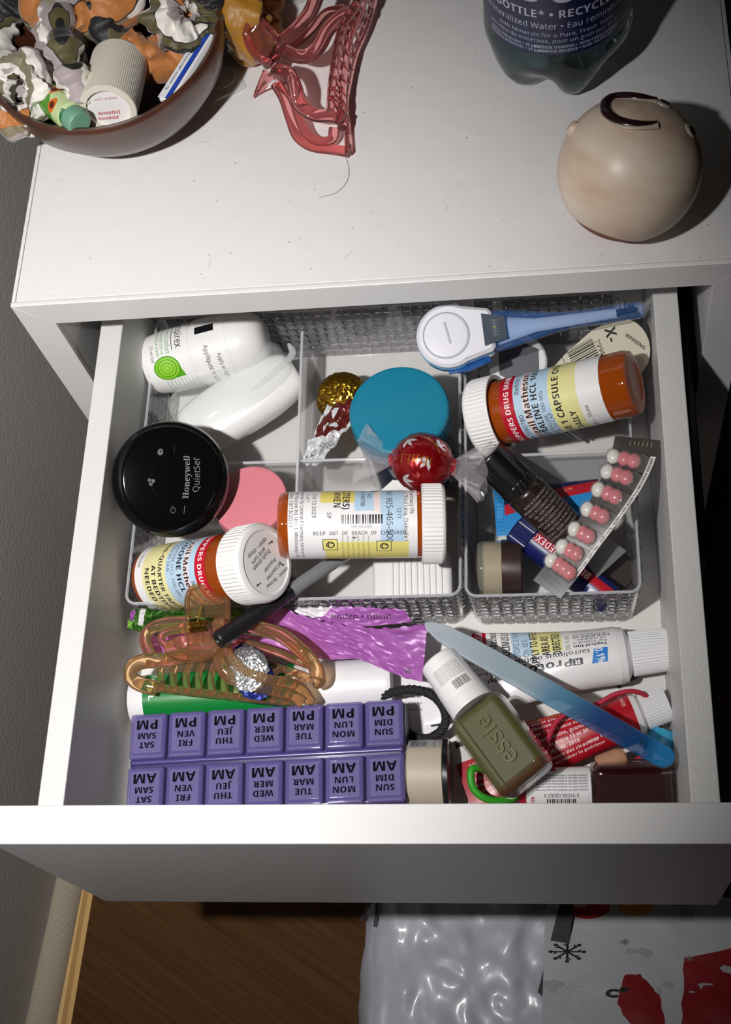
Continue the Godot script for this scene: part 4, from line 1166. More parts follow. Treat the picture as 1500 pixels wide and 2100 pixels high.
	for s: float in [-1.0, 1.0]:
		part(tz, "arm", Geo.new().prism([Vector2(0, -0.003), Vector2(0.004, -0.0045), Vector2(0.02, -0.004), Vector2(0.075, -0.0012), Vector2(0.075, 0.0012), Vector2(0.02, 0.004), Vector2(0.004, 0.0045), Vector2(0, 0.003)], 0.0008, 0.0002), mat("b4b6ba", 0.16, 1.0), Transform3D(Basis(Vector3(0, 0, 1), s * 0.02), Vector3(0, s * 0.0014, 0)))
	# ---- cream cardboard tag
	var a := Vector3(0.0933, -0.0720, -0.2774)
	var b := Vector3(0.1540, -0.0240, -0.2826)
	var tg := thing("cardboard_tag", "cream cardboard tag with a bar code leaning in the back right corner", "tag", flat(a, b, Vector3(-0.35, 0.8, 0.5)))
	var tl := a.distance_to(b)
	var tp := Pad.new(768, 384, Color("d6cfba"))
	var ink := Color("2a2824")
	tp.bars(250, 40, 190, 175, ink, 4, false).text("79946", 465, 128, 34, ink, 90, false, 1.0).text("0", 432, 250, 30, ink, 90)
	tp.rect(205, 20, 4, 260, ink).rect(150, 60, 3, 200, ink).rect(100, 130, 110, 3, ink).text("0", 185, 250, 30, ink, 90).text("X-", 565, 80, 70, ink, 100, true).text("WARNING:", 690, 190, 22, ink, 60, true)
	var ol := [Vector2(0, 0.012), Vector2(0, -0.006)]
	ol += [Vector2(tl * 0.3, -0.0135), Vector2(tl * 0.6, -0.0185)]
	ol += arc(tl - 0.019, 0.0, 0.0185, -100, 90, 14)
	ol += [Vector2(tl * 0.5, 0.0175)]
	part(tg, "card", Geo.new().prism(ol, 0.0006, 0.0), mat("ffffff", 0.75, 0, tp.tex()))
	# ---- right vial
	var va := Vector3(0.1445, -0.0080, -0.2430)
	var vb := Vector3(0.0529, -0.0440, -0.2441)
	var vr := thing("pill_vial", "amber pill vial at the right with its rounded base pointing up at the drawer side", "pill bottle", along(va, vb, Vector3(-0.2, 0.9, 0.42)), "amber pill vials")
	var p := Pad.new(720, 640, Color("ecebea"))
	p.rect(0, 0, 720, 92, Color("b8122a")).text("SHOPPERS DRUG MART", 330, 48, 34, Color("f2ecec"), 0, true).disc(560, 48, 22, 20, Color("f2ecec"))
	p.rect(0, 92, 720, 54, Color("b7d2e6")).text("Rx# 1590780", 190, 120, 28, ink).text("Refills: 0", 490, 118, 30, ink)
	p.rect(0, 146, 720, 48, Color("ead6d4")).rect(0, 190, 720, 130, Color("b7d2e6")).text("Abigail Matheson", 310, 172, 42, ink, 0, true)
	p.text("SERTRALINE HCL 100 MG", 350, 226, 40, ink, 0, true, 0.96).text("SERTRALINE 100 MG", 250, 272, 24, Color("44484c")).text("Qty 30 CAP", 200, 302, 24, Color("44484c"))
	p.rect(0, 318, 720, 176, Color("e6df9c")).text("TAKE 1 CAPSULE ONCE", 340, 366, 42, ink, 0, true, 0.96).text("DAILY", 190, 440, 38, ink, 0, true)
	p.text("DR. L. Shaw", 190, 530, 25, Color("3a3a3e"))
	vial(vr, va.distance_to(vb), 0.0188, 0.0226, 0.0165, p.tex(), 0.0155, 0.0755)

	# ---- things in the front right compartment
	var da := Vector3(0.0590, -0.0340, -0.2140)
	var db := Vector3(0.1078, -0.0660, -0.1736)
	var dk := thing("serum_bottle", "dark brown slim bottle with a black cap and fine white print, across the right tray", "bottle", along(da, db, Vector3(0.25, 0.9, 0.2)))
	var dl := da.distance_to(db)
	part(dk, "cap", Geo.new().lathe([Vector2(0, 0), Vector2(0.0098, 0), Vector2(0.0108, 0.0008), Vector2(0.0110, 0.002), Vector2(0.0112, dl * 0.32), Vector2(0.0106, dl * 0.325)], 48), coat(mat("0c0b0c", 0.3), 0.8))
	part(dk, "pump_collar", Geo.new().lathe([Vector2(0.0110, dl * 0.32), Vector2(0.0114, dl * 0.33), Vector2(0.0114, dl * 0.40), Vector2(0.0110, dl * 0.41)], 120, 0, TAU, func(t, y): return 1.0 + 0.015 * sin(t * 30.0)), coat(mat("131011", 0.25)))
	part(dk, "bottle_body", Geo.new().lathe([Vector2(0.010, dl * 0.40), Vector2(0.0116, dl * 0.42), Vector2(0.0120, dl * 0.45), Vector2(0.0120, dl * 1.25), Vector2(0.010, dl * 1.28), Vector2(0, dl * 1.28)], 48), coat(mat("241814", 0.3), 0.8, 0.1))
	var dp := Pad.new(384, 512, Color("241814"))
	var lines := ["DOSE & DURATION OF USE", "AROMATHERAPY TO HELP RELIEVE", "USE 2 TO 3 DROPS TO 60 ML OF", "OIL. FOR PROLONGED USE", "PRACTITIONER. UTILISER", "POUR LES ADULTES LOCALEMENT", "POUR SOULAGER LES MAUX", "3 GOUTTES À 30 ML D'HUILE", "LOCALE. POUR USAGE PROLONGÉ", "CONSULTER UN PROFESSIONNEL", "", "INGREDIENTS MÉDICINAUX", "(PEPPERMINT), EUCALYPTUS", "MELALEUCA CAJUPUTI", "OFFICINALIS (ROSEMARY)", "(LAVENDER), THYMUS"]
	for k in lines.size():
		if lines[k]:
			dp.text(lines[k], 192, 26 + k * 31, 17, Color("b5aca6"), 0, false, 0.95)
	part(dk, "print", Geo.new().grid(func(u, v):
		var t: float = deg_to_rad(82.0 - 164.0 * u)
		return Vector3(0.0122 * sin(t), dl * (0.48 + 0.62 * v), 0.0122 * cos(t)), 32, 1), mat("ffffff", 0.35, 0, dp.tex()), Transform3D(), 60, false)
	# blue and red cream tube
	var ta := Vector3(0.0612, -0.0800, -0.1987)
	var tb := Vector3(0.1238, -0.0780, -0.2017)
	var bt := thing("blue_tube", "light blue tube with red and navy stripes under the brown bottle", "tube", flat(ta, tb))
	var bl := ta.distance_to(tb)
	var bp := Pad.new(640, 320, Color("2a86c8"))
	bp.poly(PackedVector2Array([Vector2(60, 0), Vector2(640, 0), Vector2(640, 30), Vector2(60, 120)]), Color("151a4e")).poly(PackedVector2Array([Vector2(60, 120), Vector2(640, 30), Vector2(640, 110), Vector2(60, 190)]), Color("b51f2e"))
	bp.text("03/25", 30, 160, 30, Color("7fc0e6"), -84).text("H", 250, 225, 90, Color("eef2f4"), 4, true, 1.0, 0.5, "Droid Serif").text("C", 95, 60, 60, Color("eef2f4"), 8, true).text("o™", 450, 90, 34, Color("e4a66a")).disc(200, 300, 40, 36, Color("4d7a3c"))
	for k in 22:
		bp.rect(6, 8 + k * 14, 44, 3, Color("3f9ad8") if k % 2 else Color("2273b0"))
	part(bt, "tube_body", Geo.new().grid(func(u, v):
		var a1: float = TAU * v
		var hgt := lerpf(0.0010, 0.0085, smoothstep(0.06, 0.6, u))
		return Vector3(u * bl, hgt * sin(a1), -0.0155 * signf(cos(a1)) * pow(absf(cos(a1)), 0.8)), 30, 28), mat("2a86c8", 0.4), Transform3D(), 60)
	part(bt, "print", Geo.new().grid(func(u, v):
		var hgt := lerpf(0.0010, 0.0085, smoothstep(0.06, 0.6, u))
		var c: float = 2.0 * v - 1.0
		return Vector3(u * bl, hgt * sqrt(maxf(0.0, 1.0 - pow(absf(c) * 0.985, 2.5))) + 0.0003, 0.0153 * c), 30, 16), mat("ffffff", 0.35, 0, bp.tex()), Transform3D(), 60, false)
	# lip balm tube
	var la := Vector3(0.0738, -0.0660, -0.1823)
	var lb := Vector3(0.1268, -0.0740, -0.1381)
	var lt := thing("lip_balm", "navy and red lip balm tube lying under the pill blister", "lip balm", along(la, lb, Vector3(0, 1, 0.2)))
	var ll := la.distance_to(lb)
	var lp2 := Pad.new(512, 256, Color("17205e"))
	lp2.rect(0, 90, 512, 44, Color("b81a2a")).text("BLISTEX MEDEX®", 170, 112, 34, Color("f0eef0"), 180, true).text("LIPS / FEUX SAUVAGES", 170, 46, 22, Color("c6cbe0"), 180).text("LÈVRES SÈCHES ET GERCÉES", 170, 18, 20, Color("c6cbe0"), 180).text("4.25 g   NPN 80025357", 150, 74, 22, Color("c6cbe0"), 180)
	lp2.rect(400, 150, 60, 50, Color("dfe2ea")).rect(412, 162, 36, 26, Color("17205e"))
	part(lt, "tube_body", Geo.new().lathe([Vector2(0, 0.0125), Vector2(0.0088, 0.0125), Vector2(0.009, 0.014), Vector2(0.009, ll - 0.001), Vector2(0.008, ll), Vector2(0, ll)], 36), mat("17205e", 0.35))
	part(lt, "cap", Geo.new().lathe([Vector2(0, 0), Vector2(0.0082, 0), Vector2(0.0092, 0.001), Vector2(0.0092, 0.0122), Vector2(0, 0.0124)], 96, 0, TAU, func(t, y): return 1.0 + (0.03 * sin(t * 30.0) if y > 0.0008 and y < 0.0122 else 0.0)), mat("1a2458", 0.35), Transform3D(), 28)
	part(lt, "print", Geo.new().grid(func(u, v):
		var t: float = deg_to_rad(-100.0 + 200.0 * v)
		return Vector3(0.0092 * sin(t), 0.0135 + (ll - 0.0145) * u, 0.0092 * cos(t)), 2, 28), mat("ffffff", 0.35, 0, lp2.tex()), Transform3D(), 60, false)
	# cream jar on its side
	var ja := Vector3(0.0501, -0.0760, -0.1607)
	var jb := Vector3(0.0768, -0.0770, -0.1608)
	var jr := thing("cream_jar", "small glass jar of beige cream with a brown lid lying on its side", "jar", along(ja, jb))
	var jl := ja.distance_to(jb)
	part(jr, "glass", Geo.new().lathe([Vector2(0, 0), Vector2(0.0135, 0), Vector2(0.0160, 0.0012), Vector2(0.0168, 0.004), Vector2(0.0168, jl * 0.55)], 48), pane("c9c4b6", 0.25))
	part(jr, "cream", Geo.new().lathe([Vector2(0, jl * 0.14), Vector2(0.0150, jl * 0.14), Vector2(0.0163, jl * 0.18), Vector2(0.0163, jl * 0.56), Vector2(0, jl * 0.56)], 48), coat(mat("a89878", 0.4), 0.8))
	part(jr, "lid", Geo.new().lathe([Vector2(0, jl * 0.55), Vector2(0.0168, jl * 0.55), Vector2(0.0172, jl * 0.57), Vector2(0.0172, jl * 0.96), Vector2(0.0162, jl), Vector2(0, jl)], 48), mat("33231f", 0.38))
	# small brown lid behind the blister
	var bl2 := thing("brown_lid", "small dark brown round lid behind the pill blister at the tray's front", "lid", tilted(Vector3(0.1286, -0.0820, -0.1594), Vector3(0.1, 0.9, 0.4)))
	part(bl2, "lid", Geo.new().lathe([Vector2(0, 0.004), Vector2(0.0115, 0.004), Vector2(0.0125, 0.003), Vector2(0.0127, -0.006), Vector2(0, -0.006)], 44), mat("2a1c18", 0.4))
	# grey translucent sleeve
	var sl := thing("plastic_sleeve", "grey translucent plastic sleeve lying behind the pill blister", "sleeve")
	part(sl, "sleeve", Geo.new().slab(func(u, v): return (Vector3(0.1127, -0.0580, -0.1566) as Vector3).lerp(Vector3(0.1241, -0.0520, -0.1693), u).lerp((Vector3(0.1192, -0.0640, -0.1484) as Vector3).lerp(Vector3(0.1364, -0.0600, -0.1627), u), v), 4, 4, Vector3(0, -0.0004, 0)), pane("8b8d90", 0.55, 0.2))
	blister()

func blister() -> void:
	var o := thing("pill_blister", "bowed blister strip of white and pink pills with day names along its edge", "pill pack")
	var lt := curve([Vector3(0.1319, -0.0240, -0.2180), Vector3(0.1284, -0.0220, -0.2033), Vector3(0.1224, -0.0230, -0.1898), Vector3(0.1133, -0.0280, -0.1746), Vector3(0.1021, -0.0340, -0.1600), Vector3(0.0925, -0.0400, -0.1497), Vector3(0.0836, -0.0440, -0.1399)], 60)
	var rt := curve([Vector3(0.1557, -0.0180, -0.2105), Vector3(0.1522, -0.0170, -0.1975), Vector3(0.1445, -0.0180, -0.1819), Vector3(0.1332, -0.0240, -0.1676), Vector3(0.1204, -0.0320, -0.1535), Vector3(0.1098, -0.0380, -0.1410), Vector3(0.0982, -0.0440, -0.1285)], 60)
	var on := func(u: float, v: float) -> Vector3:
		var t := clampf(v, 0.0, 1.0) * 60.0
		var k := mini(int(t), 59)
		return (lt[k] as Vector3).lerp(lt[k + 1], t - k).lerp((rt[k] as Vector3).lerp(rt[k + 1], t - k), u)
	var p := Pad.new(256, 640, Color("504e4b"))
	for k in 128:
		p.rect(0, k * 5, 256, 1.5, Color("3f3d3a"))
	for k in 52:
		p.rect(k * 5, 0, 1.2, 640, Color("474542"))
	p.rect(0, 540, 256, 100, Color("45454a")).text("ALYSENA 28", 128, 560, 36, Color("1d1d22"), 5, true, 0.8).text("Levonorgestrel and", 120, 592, 13, Color("2c2c32"), 5).text("ethinyl estradiol tablets", 124, 612, 13, Color("2c2c32"), 5)
	for k in 12:
		p.rect(80 + k * 12, 18, 5, 22, Color("a39a72") if k % 2 else Color("3b3a34"))
	part(o, "foil_backing", Geo.new().slab(func(u, v): return on.call(u, v), 8, 60, Vector3(0, -0.0005, 0)), mat("ffffff", 0.32, 0.25, p.tex()), Transform3D(), 60)
	var days := Pad.new(40, 512, Color("e4e2de"))
	var names_ := ["SUN/DIM", "MON/LUN", "TUE/MAR", "WED/MER", "THU/JEU", "FRI/VEN", "SAT/SAM"]
	for k in 7:
		days.text(names_[k], 20, 40 + k * 72, 17, Color("242428"), 90, true, 0.62)
	part(o, "day_strip", Geo.new().grid(func(u, v): return on.call(0.87 + 0.125 * u, 0.14 + 0.72 * v) + Vector3(0, 0.0003, 0), 2, 40), mat("ffffff", 0.5, 0, days.tex()), Transform3D(), 60, false)
	var pill := Geo.new().lathe([Vector2(0, -0.0022), Vector2(0.0030, -0.0018), Vector2(0.0041, -0.0008), Vector2(0.0043, 0.0004), Vector2(0.0038, 0.0022), Vector2(0.0022, 0.0034), Vector2(0, 0.0037)], 20).mesh(50)
	var bubble := Geo.new().lathe([Vector2(0.0052, -0.0008), Vector2(0.0050, 0.0014), Vector2(0.0042, 0.0034), Vector2(0.0024, 0.0046), Vector2(0, 0.0049)], 20).mesh(60, false)
	var wm := coat(mat("e2e0d8", 0.35), 0.6)
	var pm := coat(mat("d4727a", 0.35), 0.6)
	var film := pane("f0eeea", 0.06)
	for k in 7:
		var v := 0.175 + k * 0.1085
		for j in 4:
			var u: float = [0.10, 0.36, 0.58, 0.77][j]
			if k == 6:
				u = [0.10, 0.35, 0.56, 0.76][j]
			var c: Vector3 = on.call(u, v + j * 0.010)
			var ex: Vector3 = (on.call(u + 0.05, v) - on.call(u - 0.05, v)).normalized()
			var ez: Vector3 = (on.call(u, v + 0.03) - on.call(u, v - 0.03)).normalized()
			var ny := ez.cross(ex).normalized()
			var x := Transform3D(Basis(ex, ny, ex.cross(ny)).scaled_local(Vector3(0.90, 0.95, 1.02)), c + ny * 0.002)
			if j < 3 or k == 6:
				again(o, "white_pill" if j == 0 else "pink_pill", pill, wm if j == 0 else pm, x)
			again(o, "blister_bubble", bubble, film, x)

# a squeezed tube: flat crimp at y = 0, round shoulder at y = long; returns a point for (along, around)
func squeeze(u: float, a: float, long: float, half: float, r: float, lift := 0.0) -> Vector3:
	var k := smoothstep(0.0, 0.95, u)
	var w := lerpf(half, r, k)
	var h := lerpf(0.0009, r * 0.86, pow(k, 0.75))
	return Vector3((w + lift) * sin(a), u * long, (h + lift) * cos(a))

func in_front() -> void:
	tubes()
	polishes()
	pill_box()
	packets()
	claw_amber()
	odds()

func tubes() -> void:
	# ---- ointment tube, its print upside down to the viewer
	var a := Vector3(0.0168, -0.0820, -0.0952)
	var b := Vector3(0.1292, -0.0800, -0.1071)
	var o := thing("ointment_tube", "large white ointment tube with a pharmacy label and a ribbed white cap", "tube", along(a, b))
	var l := a.distance_to(b)
	var half := 0.0265
	var r := 0.0165
	var p := Pad.new(1200, 900, Color("e9e8e8"))
	var k := Color("232327")
	# x of the pad runs from the cap to the crimp, y from the viewer's side over the top
	p.text("Protopic®", 520, 375, 66, k, 0, true, 1.12).rect(215, 338, 60, 62, k).text("R", 246, 369, 46, Color("e9e8e8"), 0, true)
	p.text("tacrolimus ointment", 420, 455, 40, k, 0, false, 1.0).text("onguent, 0.1 % tacrolimus", 900, 355, 36, k).text("Pour usage topique seulement", 840, 410, 24, k, 0, true).text("Immunomodulateur topique", 900, 448, 24, k).text("base d'huile (90602)", 1000, 500, 26, k)
	p.poly(PackedVector2Array([Vector2(70, 330), Vector2(165, 330), Vector2(140, 470), Vector2(60, 470)]), Color("2f7fd0")).text("0.1%", 110, 400, 46, Color("eef2f6"), -94, true)
	p.text("Topical Immunomodulator", 300, 515, 27, k, 0, true).text("For Topical Use Only. Not for use in", 330, 552, 25, k).text("of children.", 150, 588, 25, k).text("Each gram contains:", 200, 622, 25, k, 0, true).text("0.1% (w/w) tacrolimus", 215, 654, 23, k)
	# the pharmacist's sticker
	p.rect(255, 495, 600, 405, Color("eeedea")).rect(770, 495, 85, 405, Color("b8122a")).text("SHOPPERS DRUG MART", 812, 640, 44, Color("f2ecec"), 90, true, 0.8)
	p.text("Abigail Matheson", 728, 620, 46, k, 90, true, 0.85).text("TACROLIMUS 0.1%", 655, 620, 46, k, 90, true, 0.85)
	p.rect(500, 495, 120, 405, Color("bcd6ea")).text("PROTOPIC 0.1% OINT", 592, 640, 36, Color("4a4e54"), 90, false, 0.85).text("Qty. 60 G", 540, 570, 36, Color("4a4e54"), 90, false, 0.85)
	p.rect(320, 495, 180, 405, Color("e8e09a")).text("APPLY TO AFFECTED", 487, 640, 46, k, 90, true, 0.85).text("AREA AS", 420, 575, 46, k, 90, true, 0.85).text("DIRECTED", 355, 590, 46, k, 90, true, 0.85).text("DR. H. Jan", 290, 575, 28, Color("5a5a50"), 90)
	var body := part(o, "tube_body", Geo.new().grid(func(u, v): return squeeze(u, -PI + TAU * v, l, half, r), 30, 48), mat("e9e8e8", 0.35), Transform3D(), 60)
	part(body, "print", Geo.new().grid(func(u, v): return squeeze(1.0 - u, PI * 0.5 - PI * v, l, half, r, 0.0003), 30, 32), mat("ffffff", 0.32, 0, p.tex()), Transform3D(), 60, false)
	part(o, "shoulder", Geo.new().lathe([Vector2(r, l), Vector2(r * 0.95, l + 0.004), Vector2(0.0085, l + 0.008), Vector2(0.0085, l + 0.012)], 40), mat("e9e8e8", 0.35), Transform3D(Basis().scaled(Vector3(1, 1, 0.9)), Vector3.ZERO))
	part(o, "cap", Geo.new().lathe([Vector2(0, l + 0.007), Vector2(0.0122, l + 0.007), Vector2(0.0126, l + 0.008), Vector2(0.0118, l + 0.0275), Vector2(0.0112, l + 0.0288), Vector2(0, l + 0.0288)], 132, 0, TAU, func(t, y): return 1.0 + 0.022 * sin(t * 44.0)), mat("e8e8e9", 0.42), Transform3D(), 28)
	# ---- red ointment tube
	var ra := Vector3(0.0395, -0.0840, -0.0401)
	var rb := Vector3(0.1359, -0.0800, -0.0726)
	var q := thing("red_tube", "red ointment tube with fine white French print and a ribbed white cap", "tube", along(ra, rb))
	var ql := ra.distance_to(rb)
	var rp := Pad.new(1024, 512, Color("b01525"))
	var w := Color("f0e2e2")
	var ls := ["enfants de 2 ans et plus : Nettoyer", "au besoin. Si l'affection persiste, couvrir", "Ne doit pas dépasser 7 jours sous supervision", "10 000 unités de polymyxine, gramicidine", "lidocaïne. Conserver entre 15 et 30 °C.", "L3R 5L2 © J&J Inc. 2019", "minimiser l'apparence des cicatrices", "anti-infection pour accélérer la guérison"]
	for j in ls.size():
		rp.text(ls[j], 530, 118 + j * 40, 23, w, 0, true, 0.92)
	rp.text("MISES EN GARDE : Détails", 470, 80, 25, Color("e2b23c"), 0, true).text("vous forme de", 830, 350, 22, w, 0, true).text("30041076", 985, 150, 22, w, -90)
	rp.rect(0, 0, 120, 512, Color("cfc8c4")).rect(30, 60, 50, 50, Color("2c2426")).rect(0, 200, 120, 312, Color("a31220")).text("Exp./Date de péremption", 150, 470, 24, Color("e8c77a"), 0, true)
	for j in 6:
		rp.text("boîte effraction conserver", 190, 230 + j * 34, 19, w, 0, false, 0.8)
	part(q, "tube_body", Geo.new().grid(func(u, v): return squeeze(u, -PI + TAU * v, ql, 0.0195, 0.0125), 28, 44), mat("b01525", 0.35), Transform3D(), 60)
	part(q, "print", Geo.new().grid(func(u, v): return squeeze(u, -PI * 0.5 + PI * v, ql, 0.0195, 0.0125, 0.0003), 28, 30), mat("ffffff", 0.3, 0, rp.tex()), Transform3D(), 60, false)
	part(q, "shoulder", Geo.new().lathe([Vector2(0.0125, ql), Vector2(0.0118, ql + 0.003), Vector2(0.007, ql + 0.006), Vector2(0.007, ql + 0.009)], 36), mat("e4e2e2", 0.35), Transform3D(Basis().scaled(Vector3(1, 1, 0.9)), Vector3.ZERO))
	part(q, "cap", Geo.new().lathe([Vector2(0, ql + 0.005), Vector2(0.0102, ql + 0.005), Vector2(0.0105, ql + 0.006), Vector2(0.0100, ql + 0.0185), Vector2(0.0095, ql + 0.0195), Vector2(0, ql + 0.0195)], 120, 0, TAU, func(t, y): return 1.0 + 0.02 * sin(t * 40.0)), mat("e6e6e8", 0.42), Transform3D(), 28)
	# ---- glass nail file
	var fa := Vector3(0.0229, -0.0480, -0.1167)
	var fb := Vector3(0.1526, -0.0440, -0.0360)
	var f := thing("nail_file", "long glass nail file fading from frosted white to bright blue", "nail file", flat(fa, fb, Vector3(0.22, 0.95, -0.12)))
	var fl := fa.distance_to(fb)
	var grad := Image.create(512, 8, false, Image.FORMAT_RGBA8)
	for x in 512:
		var t := x / 511.0
		var c := Color("b9c2cc").lerp(Color("a6b7c2"), smoothstep(0.0, 0.4, t)).lerp(Color("5a93b4"), smoothstep(0.42, 0.58, t)).lerp(Color("12508a"), smoothstep(0.56, 0.74, t)).lerp(Color("1187c9"), smoothstep(0.86, 0.97, t))
		c.a = lerpf(0.82, 0.64, smoothstep(0.4, 0.7, t))
		for y in 8:
			grad.set_pixel(x, y, c)
	var fm := mat("ffffff", 0.28, 0, ImageTexture.create_from_image(grad))
	fm.transparency = BaseMaterial3D.TRANSPARENCY_ALPHA
	var ol := arc(fl - 0.0062, 0.0, 0.0062, -88, 88, 10)
	ol += [Vector2(fl * 0.5, 0.0068), Vector2(fl * 0.18, 0.0066)] + [Vector2(fl * 0.08, 0.0056), Vector2(fl * 0.02, 0.0030), Vector2(0, 0.0006), Vector2(0.0, -0.0006), Vector2(fl * 0.02, -0.0030), Vector2(fl * 0.08, -0.0056), Vector2(fl * 0.18, -0.0066), Vector2(fl * 0.5, -0.0068)]
	part(f, "glass_blade", Geo.new().prism(ol, 0.0026, 0.0006), coat(fm, 0.6))
	var fp := mat("0d2c50", 0.4)
	var tm := TextMesh.new()
	var sf := SystemFont.new()
	sf.font_names = PackedStringArray(["Droid Sans"]); sf.font_weight = 700
	tm.font = sf; tm.font_size = 24; tm.pixel_size = 0.00017; tm.depth = 0.0001; tm.text = "SE"
	again(f, "lettering", tm, fp, Transform3D(Basis(Vector3.UP, PI) * Basis(Vector3.RIGHT, -PI / 2), Vector3(fl * 0.885, 0.0027, 0.0002)))

func polishes() -> void:
	# ---- olive nail polish
	var a := Vector3(0.0301, -0.0460, -0.0956)
	var b := Vector3(0.0782, -0.0460, -0.0273)
	var o := thing("nail_polish", "olive green nail polish bottle with a white cap and raised lettering", "nail polish", flat(a, b, Vector3(-0.05, 0.92, 0.4)), "nail polish bottles")
	var l := a.distance_to(b)
	var white := coat(mat("eceaea", 0.35), 0.5, 0.15)
	var cl := l * 0.40
	var ring := func(t: float, y: float) -> float: return 1.0
	var cap := part(o, "cap", Geo.new().lathe([Vector2(0, 0), Vector2(0.0098, 0), Vector2(0.0108, 0.0008), Vector2(0.0112, 0.0022), Vector2(0.0128, cl - 0.001), Vector2(0.0124, cl), Vector2(0, cl)], 48), white, Transform3D(Basis(Vector3(0, 0, -1), Vector3(1, 0, 0), Vector3(0, -1, 0)).rotated(Vector3(1, 0, 0), PI), Vector3(0, -0.001, 0)))
	var cp := Pad.new(256, 256, Color("eceaea"))
	for j in 9:
		cp.text("ingredients butyl acetate ethyl acetate nitrocellulose", 120, 40 + j * 12, 7, Color("55555a"), 0, false, 0.9)
	cp.bars(30, 160, 120, 60, Color("2a2a2e"), 5)
	part(cap, "cap_print", Geo.new().grid(func(u, v):
		var t: float = deg_to_rad(-60.0 + 100.0 * u)
		var y: float = cl * (0.15 + 0.65 * v)
		var rr: float = lerpf(0.0112, 0.0128, y / cl) + 0.0002
		return Vector3(rr * sin(t), y, rr * cos(t)), 24, 1), mat("ffffff", 0.4, 0, cp.tex()), Transform3D(), 60, false)
	var bw := 0.0335
	var bl := l - cl + 0.001
	var olive := coat(mat("46461a", 0.5), 1.0, 0.03)
	part(o, "polish", Geo.new().rbox(Vector3(bl * 0.94, 0.0185, bw * 0.93), 0.005, 4), olive, sh(cl + bl * 0.5, -0.002, 0))
	part(o, "glass_bottle", Geo.new().rbox(Vector3(bl, 0.0210, bw), 0.0065, 5), pane("8a8a52", 0.10), sh(cl + bl * 0.5, -0.002, 0))
	part(o, "glass_base", Geo.new().rbox(Vector3(0.007, 0.0195, bw * 0.9), 0.003, 3), pane("5a3022", 0.55), sh(l - 0.0035, -0.002, 0))
	var sf := SystemFont.new()
	sf.font_names = PackedStringArray(["Droid Sans"])
	var tm := TextMesh.new()
	tm.font = sf; tm.font_size = 64; tm.pixel_size = 0.00021; tm.depth = 0.0009; tm.text = "essie"; tm.curve_step = 2.0
	again(o, "raised_lettering", tm, coat(mat("5c5a26", 0.25), 1.0, 0.03), Transform3D(Basis(Vector3(-1, 0, 0), Vector3(0, 0, 1), Vector3(0, 1, 0)), Vector3(cl + bl * 0.47, 0.0088, -0.001)))
	part(o, "raised_line", Geo.new().rbox(Vector3(bl * 0.86, 0.0008, 0.0006), 0.0003), olive, sh(cl + bl * 0.5, 0.0085, 0.0092))
	# ---- dark red nail polish by the front board
	var ra := Vector3(0.0730, -0.0760, -0.0309)
	var rb := Vector3(0.1588, -0.0780, -0.0324)
	var q := thing("nail_polish", "dark red nail polish bottle with a white bar-coded cap against the drawer's front board", "nail polish", along(ra, rb, Vector3(0, 0.9, 0.4)), "nail polish bottles")
	var ql := ra.distance_to(rb)
	var qc := ql * 0.44
	var cap2 := part(q, "cap", Geo.new().lathe([Vector2(0, 0), Vector2(0.0096, 0), Vector2(0.0106, 0.0008), Vector2(0.0109, 0.002), Vector2(0.0115, qc - 0.0006), Vector2(0.0110, qc), Vector2(0, qc)], 48), white)
	part(cap2, "red_end", Geo.new().lathe([Vector2(0, -0.0008), Vector2(0.0102, -0.0008), Vector2(0.0109, 0.0003), Vector2(0.0112, 0.0028), Vector2(0.0108, 0.0030)], 44), mat("a8182a", 0.35))
	var bp := Pad.new(384, 320, Color("eae8e8"))
	bp.bars(120, 200, 190, 80, Color("1e1e22"), 8).text("0 95008 00062 6", 215, 180, 22, Color("1e1e22"), 180).text("424", 30, 210, 24, Color("a8182a"), 90, true)
	for j in 6:
		bp.text("CAUTION: KEEP OUT OF REACH keep away from heat", 220, 62 + j * 17, 10, Color("4a4a4e"), 180, true, 0.95)
	part(cap2, "cap_print", Geo.new().grid(func(u, v):
		var t: float = deg_to_rad(-75.0 + 150.0 * v)
		var y: float = 0.004 + (qc - 0.006) * u
		var rr: float = lerpf(0.0109, 0.0115, y / qc) + 0.0002
		return Vector3(rr * sin(t), y, rr * cos(t)), 2, 28), mat("ffffff", 0.4, 0, bp.tex()), Transform3D(), 60, false)
	part(q, "polish", Geo.new().rbox(Vector3(0.026, (ql - qc) * 0.86, 0.0215), 0.005, 4), coat(mat("2e0508", 0.2), 1.0, 0.03), sh(0, qc + (ql - qc) * 0.46, 0))
	part(q, "glass_bottle", Geo.new().rbox(Vector3(0.0285, ql - qc, 0.0240), 0.0060, 5), pane("3a1012", 0.18), sh(0, qc + (ql - qc) * 0.5, 0))

